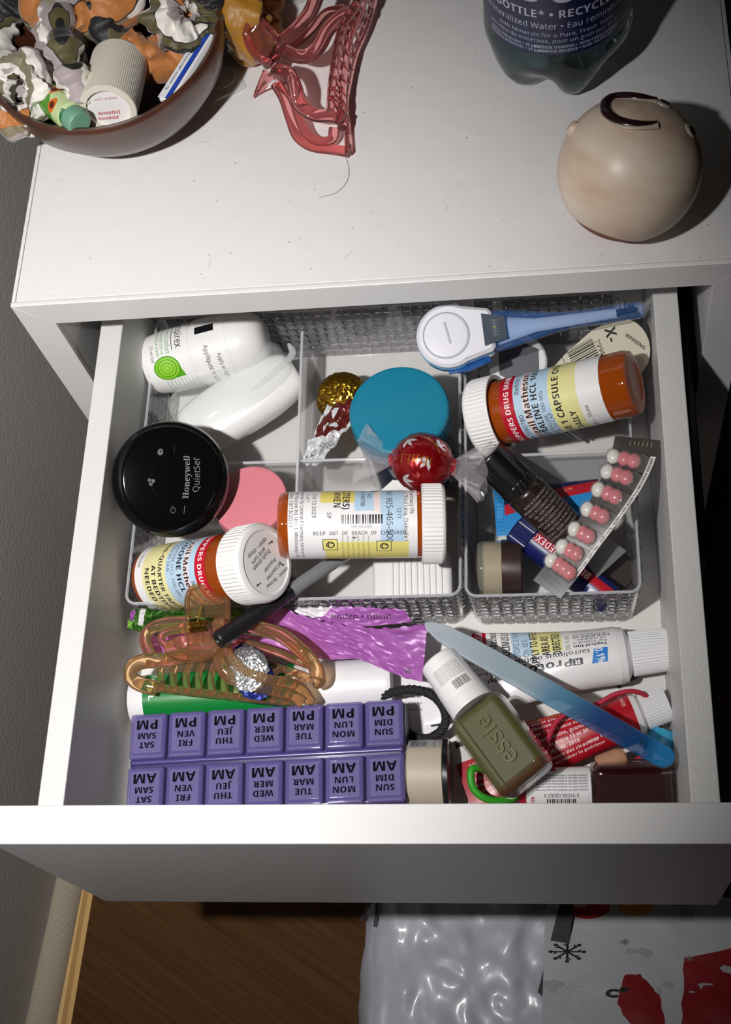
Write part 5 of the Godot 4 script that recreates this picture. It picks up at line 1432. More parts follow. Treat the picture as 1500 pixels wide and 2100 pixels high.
func pill_box() -> void:
	var a := Vector3(0.0103, -0.0580, -0.0786)
	var b := Vector3(-0.1463, -0.0580, -0.0717)
	var o := thing("pill_organiser", "translucent purple weekly pill organiser with fourteen AM and PM lids", "pill organiser", flat(a, b))
	var l := a.distance_to(b)
	var d := 0.0585
	var body := mat("42386f", 0.3)
	part(o, "body", Geo.new().rbox(Vector3(l, 0.030, d), 0.003, 3), coat(body, 0.6), sh(l / 2, -0.0205, -d / 2))
	part(o, "centre_ridge", Geo.new().rbox(Vector3(l * 0.985, 0.0045, 0.0030), 0.0012), coat(mat("4a3f7e", 0.3), 0.6), sh(l / 2, -0.0040, -d / 2 + 0.0006))
	var p := Pad.new(1120, 400, Color(0.3, 0.25, 0.55, 0.0))
	var ink := Color("121118")
	var en := ["SUN", "MON", "TUE", "WED", "THU", "FRI", "SAT"]
	var fr := ["DIM", "LUN", "MAR", "MER", "JEU", "VEN", "SAM"]
	for r in 2:
		for k in 7:
			var x := 80.0 + k * 160.0
			var y := r * 200.0
			p.text(en[k], x, y + 58, 27, ink, 0, true, 1.12).text(fr[k], x, y + 100, 27, ink, 0, true, 1.12).text(["AM", "PM"][r], x, y + 152, 42, ink, 0, true, 1.2)
	var pm := mat("ffffff", 0.8, 0, p.tex())
	pm.metallic_specular = 0.1
	pm.transparency = BaseMaterial3D.TRANSPARENCY_ALPHA
	var cw := l / 7.0
	var lid_mesh := Geo.new().rbox(Vector3(cw - 0.0016, 0.0046, 0.0262), 0.0016, 3).mesh()
	var inner := Geo.new().rbox(Vector3(cw - 0.0058, 0.0010, 0.0205), 0.0005, 2).mesh()
	var tab := Geo.new().rbox(Vector3(cw - 0.0042, 0.0016, 0.0014), 0.0005, 2).mesh()
	var lm := pane("7166a6", 0.52)
	var rim := pane("a39acb", 0.26)
	for r in 2:
		for k in 7:
			var c := Vector3(cw * (k + 0.5), -0.0026, -0.0142 if r == 1 else -d + 0.0136)
			var lid := again(o, "lid", lid_mesh, coat(lm.duplicate(), 0.7, 0.05) if k == 0 and r == 0 else lm, sh(c.x, c.y, c.z))
			again(lid, "inner_panel", inner, rim, sh(0, 0.0021, 0.0005))
			again(lid, "thumb_tab", tab, rim, sh(0, 0.0022, -0.0118))
			var g := Geo.new()
			var u0 := k / 7.0
			var v0 := r * 0.5
			var hw := cw * 0.5 - 0.001
			g.quad(Vector3(-hw, 0.0028, -0.0125), Vector3(hw, 0.0028, -0.0125), Vector3(hw, 0.0028, 0.0125), Vector3(-hw, 0.0028, 0.0125), Vector2(u0, v0), Vector2(u0 + 1.0 / 7, v0), Vector2(u0 + 1.0 / 7, v0 + 0.5), Vector2(u0, v0 + 0.5))
			part(lid, "day_print", g, pm, Transform3D(), 42, false)

func strip(top: Array, low: Array, n: FastNoiseLite, amount: float) -> Callable:
	var t := curve(top, 60)
	var b := curve(low, 60)
	return func(u: float, v: float) -> Vector3:
		var k := clampf(u, 0.0, 1.0) * 60.0
		var i := mini(int(k), 59)
		var q := (t[i] as Vector3).lerp(t[i + 1], k - i).lerp((b[i] as Vector3).lerp(b[i + 1], k - i), v)
		var w := n.get_noise_2d(u * 18.0, v * 7.0)
		var e := n.get_noise_2d(u * 130.0, 40.0) if v < 0.01 else 0.0
		return q + Vector3(0, amount * (absf(w) * 2.0 - 0.4) + amount * 0.25 * n.get_noise_2d(u * 60.0, v * 26.0), 0.0022 * e)

func packets() -> void:
	var n := dent(77, 0.18)
	var mauve := Pad.new(768, 256, Color("a15ba6"))
	for k in 90:
		var x := 470.0 + k * 6.0
		mauve.poly(PackedVector2Array([Vector2(x, 0), Vector2(x + 2.0, 0), Vector2(x + 42, 70), Vector2(x + 40, 70)]), Color("93509a"))
	mauve.text("®", 700, 215, 30, Color("3a2440"), 10)
	# back packet
	var o := thing("tea_packet", "narrow mauve tea packet printed linden tilleul along the tray's front wall", "tea packet", Transform3D(), "torn mauve tea packets")
	var bp := Pad.new(640, 96, Color("a25ca8"))
	bp.text("linden • tilleul", 430, 46, 26, Color("2c1c30"), 1, false, 1.1, 0.5, "Droid Serif").poly(PackedVector2Array([Vector2(0, 0), Vector2(300, 0), Vector2(260, 50), Vector2(120, 60), Vector2(0, 96)]), Color("d8d3d6"))
	part(o, "paper", Geo.new().slab(strip([Vector3(-0.0731, -0.0600, -0.1353), Vector3(-0.0442, -0.0600, -0.1342), Vector3(-0.0156, -0.0600, -0.1325), Vector3(0.0096, -0.0620, -0.1314)], [Vector3(-0.0737, -0.0660, -0.1246), Vector3(-0.0448, -0.0660, -0.1238), Vector3(-0.0162, -0.0660, -0.1231), Vector3(0.0135, -0.0680, -0.1258)], n, 0.0012), 60, 12, Vector3(0, -0.0004, 0)), mat("ffffff", 0.4, 0.05, bp.tex()), Transform3D(), 20)
	# front packet
	var f := thing("tea_packet", "wide crumpled mauve tea packet with a torn top edge under the amber claw clip", "tea packet", Transform3D(), "torn mauve tea packets")
	var fm := mat("ffffff", 0.36, 0.05, mauve.tex())
	part(f, "paper", Geo.new().slab(strip([Vector3(-0.1432, -0.0640, -0.1195), Vector3(-0.1075, -0.0620, -0.1218), Vector3(-0.0780, -0.0580, -0.1286), Vector3(-0.0649, -0.0560, -0.1329), Vector3(-0.0513, -0.0540, -0.1276), Vector3(-0.0355, -0.0540, -0.1219), Vector3(-0.0171, -0.0540, -0.1191), Vector3(0.0027, -0.0520, -0.1161), Vector3(0.0241, -0.0500, -0.1186)], [Vector3(-0.1447, -0.0720, -0.1102), Vector3(-0.1084, -0.0700, -0.1067), Vector3(-0.0788, -0.0680, -0.1066), Vector3(-0.0554, -0.0660, -0.1063), Vector3(-0.0322, -0.0640, -0.1030), Vector3(-0.0150, -0.0620, -0.1014), Vector3(-0.0006, -0.0600, -0.0947), Vector3(0.0107, -0.0580, -0.0893), Vector3(0.0208, -0.0560, -0.0859)], n, 0.0022), 110, 30, Vector3(0, -0.0004, 0)), fm, Transform3D(), 20)
	# mint packet and a dark one
	var m := thing("tea_packet", "torn green tea packet with mint leaf print in the drawer's left corner", "tea packet", Transform3D(), "torn herb tea packets")
	var mp := Pad.new(512, 192, Color("2c5a1c"))
	var g := RandomNumberGenerator.new()
	g.seed = 12
	for k in 220:
		var c := Vector2(g.randf() * 512, g.randf() * 192)
		var a := g.randf() * TAU
		var s := g.randf_range(8, 26)
		var dd := Vector2.from_angle(a)
		var nn := Vector2(-dd.y, dd.x)
		mp.poly(PackedVector2Array([c - dd * s, c + nn * s * 0.45, c + dd * s, c - nn * s * 0.45]), Color("16300e").lerp(Color("79b04a"), g.randf()))
	mp.poly(PackedVector2Array([Vector2(0, 10), Vector2(70, 0), Vector2(60, 90), Vector2(20, 110)]), Color("9a58a0")).poly(PackedVector2Array([Vector2(110, 0), Vector2(170, 0), Vector2(176, 150), Vector2(120, 140)]), Color("dcd9dc")).poly(PackedVector2Array([Vector2(0, 100), Vector2(60, 120), Vector2(40, 192), Vector2(0, 192)]), Color("7db244"))
	part(m, "paper", Geo.new().slab(strip([Vector3(-0.1521, -0.0560, -0.1317), Vector3(-0.1417, -0.0540, -0.1343), Vector3(-0.1283, -0.0580, -0.1364), Vector3(-0.0853, -0.0620, -0.1367)], [Vector3(-0.1536, -0.0600, -0.1235), Vector3(-0.1458, -0.0620, -0.1222), Vector3(-0.1313, -0.0660, -0.1287), Vector3(-0.0867, -0.0700, -0.1303)], n, 0.0024), 60, 16, Vector3(0, -0.0004, 0)), mat("ffffff", 0.3, 0.1, mp.tex()), Transform3D(), 20)
	var dk := thing("tea_packet", "dark navy tea packet under the amber claw clip", "tea packet", Transform3D(), "torn herb tea packets")
	var dp := Pad.new(256, 128, Color("1a1626"))
	for k in 40:
		dp.disc(g.randf() * 256, g.randf() * 128, g.randf_range(6, 16), g.randf_range(6, 14), Color("14121e").lerp(Color("46324e"), g.randf()))
	part(dk, "paper", Geo.new().slab(strip([Vector3(-0.1515, -0.0720, -0.1327), Vector3(-0.1290, -0.0720, -0.1334), Vector3(-0.0879, -0.0740, -0.1349)], [Vector3(-0.1384, -0.0780, -0.1192), Vector3(-0.1173, -0.0780, -0.1175), Vector3(-0.0880, -0.0800, -0.1163)], n, 0.0016), 40, 14, Vector3(0, -0.0004, 0)), mat("ffffff", 0.35, 0.05, dp.tex()), Transform3D(), 20)
	# crumpled foil
	var fo := thing("foil_wrapper", "crumpled silver foil sweet wrapper with a blue back, inside the amber claw clip", "wrapper", Transform3D(Basis(Vector3.UP, 0.5), Vector3(-0.0758, -0.0440, -0.0915)))
	part(fo, "silver_foil", ball(Vector3(0.0135, 0.006, 0.0155), 0.30, 61, 0.75, 60, 40, true), mat("d4d5d8", 0.32, 0.9), Transform3D(), 8)
	part(fo, "blue_back", ball(Vector3(0.0135, 0.004, 0.021), 0.35, 66, 0.6, 40, 26, true), mat("1b2c7c", 0.3, 0.5), sh(0.001, -0.0035, 0.001), 8)

func claw_amber() -> void:
	var am := glass("f0a878", 0.045, 0.02, 0.05)
	am.albedo_color = Color(1.0, 0.84, 0.64, 0.06)
	var o := thing("claw_clip", "translucent amber claw hair clip with a brass spring lying in the drawer", "hair clip")
	var w := func(pts: Array, r: float, n := 36, flat_ := 0.6) -> Geo: return Geo.new().tube(curve(pts, n), r, 12, false, flat_, Vector3(0, 1, 0.35))
	# upright finger tab
	var t := curve([Vector3(-0.1102, -0.0360, -0.1195), Vector3(-0.1087, -0.0260, -0.1273), Vector3(-0.1047, -0.0220, -0.1321), Vector3(-0.0964, -0.0210, -0.1332), Vector3(-0.0890, -0.0220, -0.1316), Vector3(-0.0857, -0.0260, -0.1267), Vector3(-0.0870, -0.0360, -0.1189)], 40)
	part(o, "finger_tab", Geo.new().tube(t, 0.0016, 9), am)
	part(o, "finger_tab", Geo.new().slab(func(u, v): return (t[int(round(v * 19))] as Vector3).lerp(t[40 - int(round(v * 19))], u) + Vector3(0, 0.003 * sin(PI * u), 0), 10, 19, Vector3(0, -0.0018, 0)), am, Transform3D(), 60)
	# lower finger tab, a shallow oval dish
	part(o, "finger_tab", Geo.new().lathe([Vector2(0, 0.0006), Vector2(0.011, 0.0012), Vector2(0.0145, 0.0036), Vector2(0.0158, 0.0046), Vector2(0.0162, 0.0038), Vector2(0.0145, 0.0010), Vector2(0.010, -0.0008), Vector2(0, -0.0012)], 44), am, Transform3D(Basis().scaled(Vector3(1.0, 1.0, 0.52)), Vector3(-0.1064, -0.0400, -0.1017)))
	# hinge posts, pivots and spring
	for q in [[Vector3(-0.1093, -0.0340, -0.1152), Vector3(-0.1090, -0.0420, -0.1059)], [Vector3(-0.1043, -0.0340, -0.1157), Vector3(-0.1039, -0.0420, -0.1063)], [Vector3(-0.0987, -0.0340, -0.1161), Vector3(-0.0994, -0.0420, -0.1062)], [Vector3(-0.0936, -0.0340, -0.1166), Vector3(-0.0944, -0.0420, -0.1073)]]:
		part(o, "hinge_post", Geo.new().tube([q[0], (q[0] as Vector3).lerp(q[1], 0.5), q[1]], [0.0024, 0.0021, 0.0022], 10), am)
	for q: Vector3 in [Vector3(-0.1105, -0.0330, -0.1131), Vector3(-0.0905, -0.0330, -0.1149)]:
		part(o, "pivot", Geo.new().lathe([Vector2(0, -0.0034), Vector2(0.0030, -0.003), Vector2(0.0036, 0), Vector2(0.0030, 0.003), Vector2(0, 0.0034)], 20), am, along(q, q + Vector3(1, 0.05, -0.1)))
	var brass := mat("b08a3a", 0.2, 1.0)
	var coil := []
	var s0 := Vector3(-0.1074, -0.0320, -0.1124)
	var s1 := Vector3(-0.0979, -0.0320, -0.1133)
	var sd := (s1 - s0).normalized()
	var su := (Vector3.UP - sd * sd.y).normalized()
	for k in 109:
		var ph := TAU * k / 12.0
		coil.append(s0.lerp(s1, k / 108.0) + su * (cos(ph) * 0.0028) + sd.cross(su) * (sin(ph) * 0.0028))
	part(o, "spring", Geo.new().tube(coil, 0.00042, 6), brass)
	part(o, "spring_leg", Geo.new().tube([Vector3(-0.1022, -0.0280, -0.1140), Vector3(-0.0996, -0.0240, -0.1222)], 0.0004, 6), brass)
	# back jaw
	part(o, "bow", w.call([Vector3(-0.1118, -0.0400, -0.1187), Vector3(-0.1236, -0.0420, -0.1191), Vector3(-0.1334, -0.0440, -0.1171), Vector3(-0.1383, -0.0480, -0.1134), Vector3(-0.1382, -0.0540, -0.1084), Vector3(-0.1363, -0.0600, -0.1039)], 0.0036), am)
	part(o, "bow", w.call([Vector3(-0.1120, -0.0420, -0.1153), Vector3(-0.1223, -0.0440, -0.1151), Vector3(-0.1279, -0.0460, -0.1130), Vector3(-0.1276, -0.0500, -0.1103), Vector3(-0.1229, -0.0540, -0.1092)], 0.0024), am)
	part(o, "bow", w.call([Vector3(-0.0905, -0.0380, -0.1139), Vector3(-0.0725, -0.0380, -0.1134), Vector3(-0.0569, -0.0380, -0.1090), Vector3(-0.0444, -0.0400, -0.0997), Vector3(-0.0380, -0.0440, -0.0924), Vector3(-0.0361, -0.0500, -0.0870), Vector3(-0.0392, -0.0540, -0.0861)], 0.0042), am)
	part(o, "bow", w.call([Vector3(-0.0882, -0.0460, -0.1097), Vector3(-0.0739, -0.0460, -0.1065), Vector3(-0.0596, -0.0460, -0.1015), Vector3(-0.0476, -0.0460, -0.0961), Vector3(-0.0420, -0.0460, -0.0943), Vector3(-0.0458, -0.0440, -0.1000), Vector3(-0.0534, -0.0420, -0.1058)], 0.0022), am)
	# front jaw
	part(o, "bow", w.call([Vector3(-0.1107, -0.0420, -0.0996), Vector3(-0.1229, -0.0420, -0.0969), Vector3(-0.1363, -0.0440, -0.0973), Vector3(-0.1445, -0.0480, -0.0948), Vector3(-0.1452, -0.0520, -0.0903), Vector3(-0.1401, -0.0550, -0.0871), Vector3(-0.1313, -0.0570, -0.0853)], 0.0044), am)
	part(o, "bow", w.call([Vector3(-0.0928, -0.0400, -0.1014), Vector3(-0.0906, -0.0400, -0.0933), Vector3(-0.0856, -0.0420, -0.0871), Vector3(-0.0746, -0.0440, -0.0824), Vector3(-0.0611, -0.0460, -0.0800), Vector3(-0.0508, -0.0500, -0.0783), Vector3(-0.0453, -0.0540, -0.0749)], 0.0038), am)
	part(o, "bow", w.call([Vector3(-0.0885, -0.0400, -0.1030), Vector3(-0.0841, -0.0400, -0.0960), Vector3(-0.0755, -0.0400, -0.0885), Vector3(-0.0633, -0.0420, -0.0844), Vector3(-0.0526, -0.0440, -0.0831), Vector3(-0.0450, -0.0480, -0.0803), Vector3(-0.0404, -0.0540, -0.0748)], 0.0030), am)
	var comb := curve([Vector3(-0.1325, -0.0570, -0.0859), Vector3(-0.1116, -0.0570, -0.0829), Vector3(-0.0915, -0.0570, -0.0806), Vector3(-0.0717, -0.0570, -0.0779), Vector3(-0.0521, -0.0570, -0.0759)], 44)
	part(o, "comb_rail", Geo.new().tube(comb, 0.0026, 10, false, 1.2, Vector3.UP), am)
	var far := curve([Vector3(-0.1324, -0.0620, -0.1057), Vector3(-0.1120, -0.0620, -0.1058), Vector3(-0.0917, -0.0620, -0.1042), Vector3(-0.0651, -0.0600, -0.0983), Vector3(-0.0414, -0.0560, -0.0890)], 44)
	part(o, "comb_rail", Geo.new().tube(far, 0.0022, 10, false, 1.2, Vector3.UP), am)
	for k in 11:
		var p: Vector3 = comb[2 + k * 4]
		var q: Vector3 = far[mini(44, 4 + k * 4)]
		part(o, "tooth", Geo.new().tube(curve([p, p.lerp(q, 0.35) + Vector3(0, 0.010, 0), p.lerp(q, 0.75) + Vector3(0, 0.008, 0), q], 10), [0.0021, 0.0022, 0.0022, 0.0021, 0.002, 0.0019, 0.0018, 0.0016, 0.0015, 0.0014, 0.0013], 8, false, 0.7), am)

func odds() -> void:
	# ---- pen across tray and clip
	var a := Vector3(-0.0886, -0.0240, -0.1014)
	var b := Vector3(-0.0215, -0.0540, -0.1661)
	var o := thing("pen", "grey ballpoint pen with a black cap resting on the amber claw clip", "pen", along(a, b, Vector3(-0.5, 0.8, -0.2)))
	var l := a.distance_to(b)
	var blk := mat("141416", 0.42)
	var cap := part(o, "cap", Geo.new().lathe([Vector2(0, 0.0012), Vector2(0.0026, 0.0010), Vector2(0.0030, 0.0), Vector2(0.0046, 0.0), Vector2(0.0050, 0.0006), Vector2(0.0052, 0.0018), Vector2(0.0050, l * 0.27), Vector2(0.0053, l * 0.275), Vector2(0.0053, l * 0.285), Vector2(0.0050, l * 0.29), Vector2(0.0049, l * 0.46), Vector2(0.0043, l * 0.462)], 36), blk)
	part(cap, "clip", Geo.new().rbox(Vector3(0.0032, l * 0.30, 0.0016), 0.0007), blk, sh(0, l * 0.44, 0.0064))
	part(o, "grip", Geo.new().lathe([Vector2(0.0040, l * 0.44), Vector2(0.0045, l * 0.465), Vector2(0.0045, l * 0.53), Vector2(0.0040, l * 0.532)], 32), coat(mat("16171c", 0.3), 0.5))
	part(o, "barrel", Geo.new().lathe([Vector2(0.0042, l * 0.53), Vector2(0.0042, l * 1.05), Vector2(0.0036, l * 1.07), Vector2(0, l * 1.07)], 32), coat(mat("7d7f82", 0.35), 0.6))
	# ---- white bottle with a green label lying behind the pill organiser
	var ga := Vector3(-0.1534, -0.0800, -0.0845)
	var gb := Vector3(0.0013, -0.0800, -0.0931)
	var g := thing("green_label_bottle", "white bottle with a green label and ribbed white cap lying behind the purple organiser", "bottle", along(ga, gb))
	var gl := ga.distance_to(gb)
	var gp := Pad.new(512, 256, Color("0f7a34"))
	gp.text("74 mL", 30, 110, 18, Color("e6eee6"), 90, true)
	part(g, "bottle_body", Geo.new().lathe([Vector2(0, 0), Vector2(0.010, 0), Vector2(0.0135, 0.0015), Vector2(0.0150, 0.006), Vector2(0.0152, 0.010), Vector2(0.0152, gl * 0.66), Vector2(0.012, gl * 0.69), Vector2(0.010, gl * 0.70)], 44), coat(mat("e8e7e7", 0.35), 0.5))
	part(g, "label", Geo.new().grid(func(u, v):
		var t: float = deg_to_rad(-130.0 + 260.0 * v)
		return Vector3(0.0154 * sin(t), 0.011 + (gl * 0.64 - 0.011) * u, 0.0154 * cos(t)), 2, 44), mat("ffffff", 0.3, 0, gp.tex()), Transform3D(), 60, false)
	part(g, "cap", Geo.new().lathe([Vector2(0, gl * 0.69), Vector2(0.0150, gl * 0.69), Vector2(0.0156, gl * 0.695), Vector2(0.0154, gl * 0.98), Vector2(0.0145, gl), Vector2(0, gl)], 150, 0, TAU, func(t, y): return 1.0 + (0.014 * sin(t * 50.0) if y > gl * 0.70 and y < gl * 0.975 else 0.0)), mat("e6e5e8", 0.4), Transform3D(), 28)
	# ---- white carton with green letters under the tea packets
	var ca := Vector3(-0.0476, -0.0860, -0.1048)
	var c := thing("white_carton", "flat white carton with dark green lettering partly under the mauve tea packet", "box", flat(ca, Vector3(0.0128, -0.0860, -0.1066)))
	var cp := Pad.new(512, 256, Color("e6e5e3"))
	for k in 4:
		cp.disc(70 + k * 105, 30, 46, 40, Color("114a30"), 0.3 if k % 2 else 0.0).rect(30 + k * 105, 20, 34, 80, Color("114a30"))
	part(c, "carton", Geo.new().rbox(Vector3(0.074, 0.012, 0.030), 0.0008), mat("e6e5e3", 0.5), sh(0.030, -0.0062, -0.001))
	part(c, "print", sheet(0.073, 0.029, 0.0002), mat("ffffff", 0.5, 0, cp.tex()), sh(0.030, 0, -0.001))
	# ---- white folded leaflet under the hair tie
	var lf := thing("leaflet", "white folded leaflet lying under the black hair tie", "paper")
	var lp := Pad.new(256, 256, Color("e3e2e1"))
	lp.text("a", 190, 200, 40, Color("2a2a2e"), 180, true)
	for k in 6:
		lp.text("directions indications mode d'emploi", 120, 30 + k * 22, 9, Color("4a4a4e"), 180)
	part(lf, "sheet", Geo.new().slab(func(u, v): return (Vector3(-0.0019, -0.0900, -0.1034) as Vector3).lerp(Vector3(0.0351, -0.0910, -0.1030), u).lerp((Vector3(-0.0014, -0.0920, -0.0626) as Vector3).lerp(Vector3(0.0405, -0.0930, -0.0610), u), v) + Vector3(0, 0.002 * sin(v * 5.0), 0), 8, 12, Vector3(0, -0.0006, 0)), mat("ffffff", 0.6, 0, lp.tex()))
	# ---- black braided hair tie
	var ht := thing("hair_tie", "thick black braided hair tie beside the purple organiser", "hair tie")
	var mid := curve([Vector3(-0.0017, -0.0700, -0.0833), Vector3(0.0126, -0.0660, -0.0850), Vector3(0.0247, -0.0660, -0.0819), Vector3(0.0316, -0.0680, -0.0746), Vector3(0.0323, -0.0720, -0.0668), Vector3(0.0269, -0.0780, -0.0624), Vector3(0.0186, -0.0840, -0.0616), Vector3(0.0094, -0.0860, -0.0665), Vector3(0.0028, -0.0840, -0.0746), Vector3(-0.0027, -0.0780, -0.0801)], 120, true)
	for s in 3:
		var strand := []
		for k in 120:
			var tg: Vector3 = ((mid[(k + 1) % 120] as Vector3) - mid[(k + 119) % 120]).normalized()
			var nn := (Vector3.UP - tg * tg.y).normalized()
			var ph := TAU * (k * 15.0 / 120.0 + s / 3.0)
			strand.append(mid[k] + nn * (cos(ph) * 0.0014) + tg.cross(nn) * (sin(ph) * 0.0014))
		part(ht, "strand", Geo.new().tube(strand, 0.0014, 7, true), mat("1b1a1d", 0.75))
	# ---- beige jar on its side
	var ja := Vector3(0.0113, -0.0780, -0.0388)
	var jb := Vector3(0.0351, -0.0780, -0.0392)
	var j := thing("beige_pot", "beige cosmetic pot with a black rim lying right of the purple organiser", "jar", along(ja, jb))
	var jl := ja.distance_to(jb)
	part(j, "pot_body", Geo.new().lathe([Vector2(0, 0), Vector2(0.0172, 0), Vector2(0.0192, 0.0012), Vector2(0.0196, 0.003), Vector2(0.0196, jl * 0.84)], 52), mat("b3a996", 0.5))
	part(j, "black_rim", Geo.new().lathe([Vector2(0.0196, jl * 0.84), Vector2(0.0202, jl * 0.86), Vector2(0.0202, jl * 0.97), Vector2(0.0190, jl), Vector2(0, jl)], 52), coat(mat("131314", 0.3), 0.6))
	var jp := Pad.new(256, 64, Color("9c9a98"))
	jp.bars(20, 8, 130, 48, Color("2a2a2c"), 6).text("SKU 700182", 205, 32, 16, Color("2a2a2c"), 90)
	part(j, "bar_code_sticker", Geo.new().grid(func(u, v):
		var t: float = deg_to_rad(-62.0 + 26.0 * v)
		return Vector3(0.0198 * sin(t), jl * (0.06 + 0.76 * u), 0.0198 * cos(t)), 2, 8), mat("ffffff", 0.45, 0, jp.tex()), Transform3D(), 60, false)
	# ---- elastics
	var rd := thing("hair_elastic", "thin red hair elastic looped round the red ointment tube", "hair elastic")
	part(rd, "band", Geo.new().tube(curve([Vector3(0.0878, -0.0660, -0.0459), Vector3(0.0886, -0.0660, -0.0545), Vector3(0.0937, -0.0660, -0.0653), Vector3(0.1018, -0.0660, -0.0712), Vector3(0.1145, -0.0640, -0.0737), Vector3(0.1257, -0.0620, -0.0790), Vector3(0.1363, -0.0640, -0.0811), Vector3(0.1451, -0.0740, -0.0796), Vector3(0.1512, -0.0880, -0.0737), Vector3(0.1459, -0.0880, -0.0571), Vector3(0.1348, -0.0860, -0.0485), Vector3(0.1185, -0.0800, -0.0417), Vector3(0.1025, -0.0780, -0.0360), Vector3(0.0922, -0.0700, -0.0383)], 90, true), 0.0014, 9, true), mat("b82440", 0.65))
	var gn := thing("hair_elastic", "bright green hair elastic under the olive nail polish", "hair elastic")
	part(gn, "band", Geo.new().tube(curve([Vector3(0.0483, -0.0660, -0.0398), Vector3(0.0467, -0.0660, -0.0345), Vector3(0.0486, -0.0680, -0.0286), Vector3(0.0537, -0.0700, -0.0248), Vector3(0.0609, -0.0740, -0.0241), Vector3(0.0707, -0.0800, -0.0281), Vector3(0.0682, -0.0800, -0.0367), Vector3(0.0579, -0.0740, -0.0407)], 60, true), 0.0021, 10, true), mat("2f9a1e", 0.5))
	# ---- small odds at the right
	var cy := thing("blue_capsule", "small light blue capsule-shaped lid under the end of the nail file", "lid", along(Vector3(0.1470, -0.0860, -0.0516), Vector3(0.1520, -0.0840, -0.0653)))
	part(cy, "shell", Geo.new().lathe([Vector2(0, 0), Vector2(0.0070, 0), Vector2(0.0078, 0.001), Vector2(0.0080, 0.010), Vector2(0.0066, 0.0142), Vector2(0, 0.0152)], 36), coat(mat("3aa3cc", 0.3), 0.6))
	var sk := thing("tan_capsule", "small tan rounded lid between the red tube and the dark red nail polish", "lid", along(Vector3(0.1148, -0.0740, -0.0424), Vector3(0.1296, -0.0740, -0.0481)))
	part(sk, "shell", Geo.new().lathe([Vector2(0, 0), Vector2(0.0046, 0.0002), Vector2(0.0056, 0.0012), Vector2(0.0056, 0.012), Vector2(0.0044, 0.0158), Vector2(0, 0.0172)], 32), mat("b98a6c", 0.5))
	var bc := thing("black_clip", "matte black hair clip lying under the ointment tube cap", "hair clip", flat(Vector3(0.1296, -0.0970, -0.0961), Vector3(0.1557, -0.0970, -0.1108)))
	part(bc, "clip_arm", Geo.new().rbox(Vector3(0.031, 0.0020, 0.005), 0.0008), mat("151517", 0.5), sh(0.0135, 0.0004, 0))
	part(bc, "clip_arm", Geo.new().rbox(Vector3(0.028, 0.0016, 0.004), 0.0007), mat("1a1a1c", 0.5), sh(0.0135, 0.0026, 0.0006))
	part(bc, "clip_tail", Geo.new().tube(curve([Vector3(0.012, 0.001, -0.004), Vector3(0.016, 0.002, -0.016), Vector3(0.020, 0.003, -0.022)], 10), 0.0016, 8), mat("151517", 0.5))

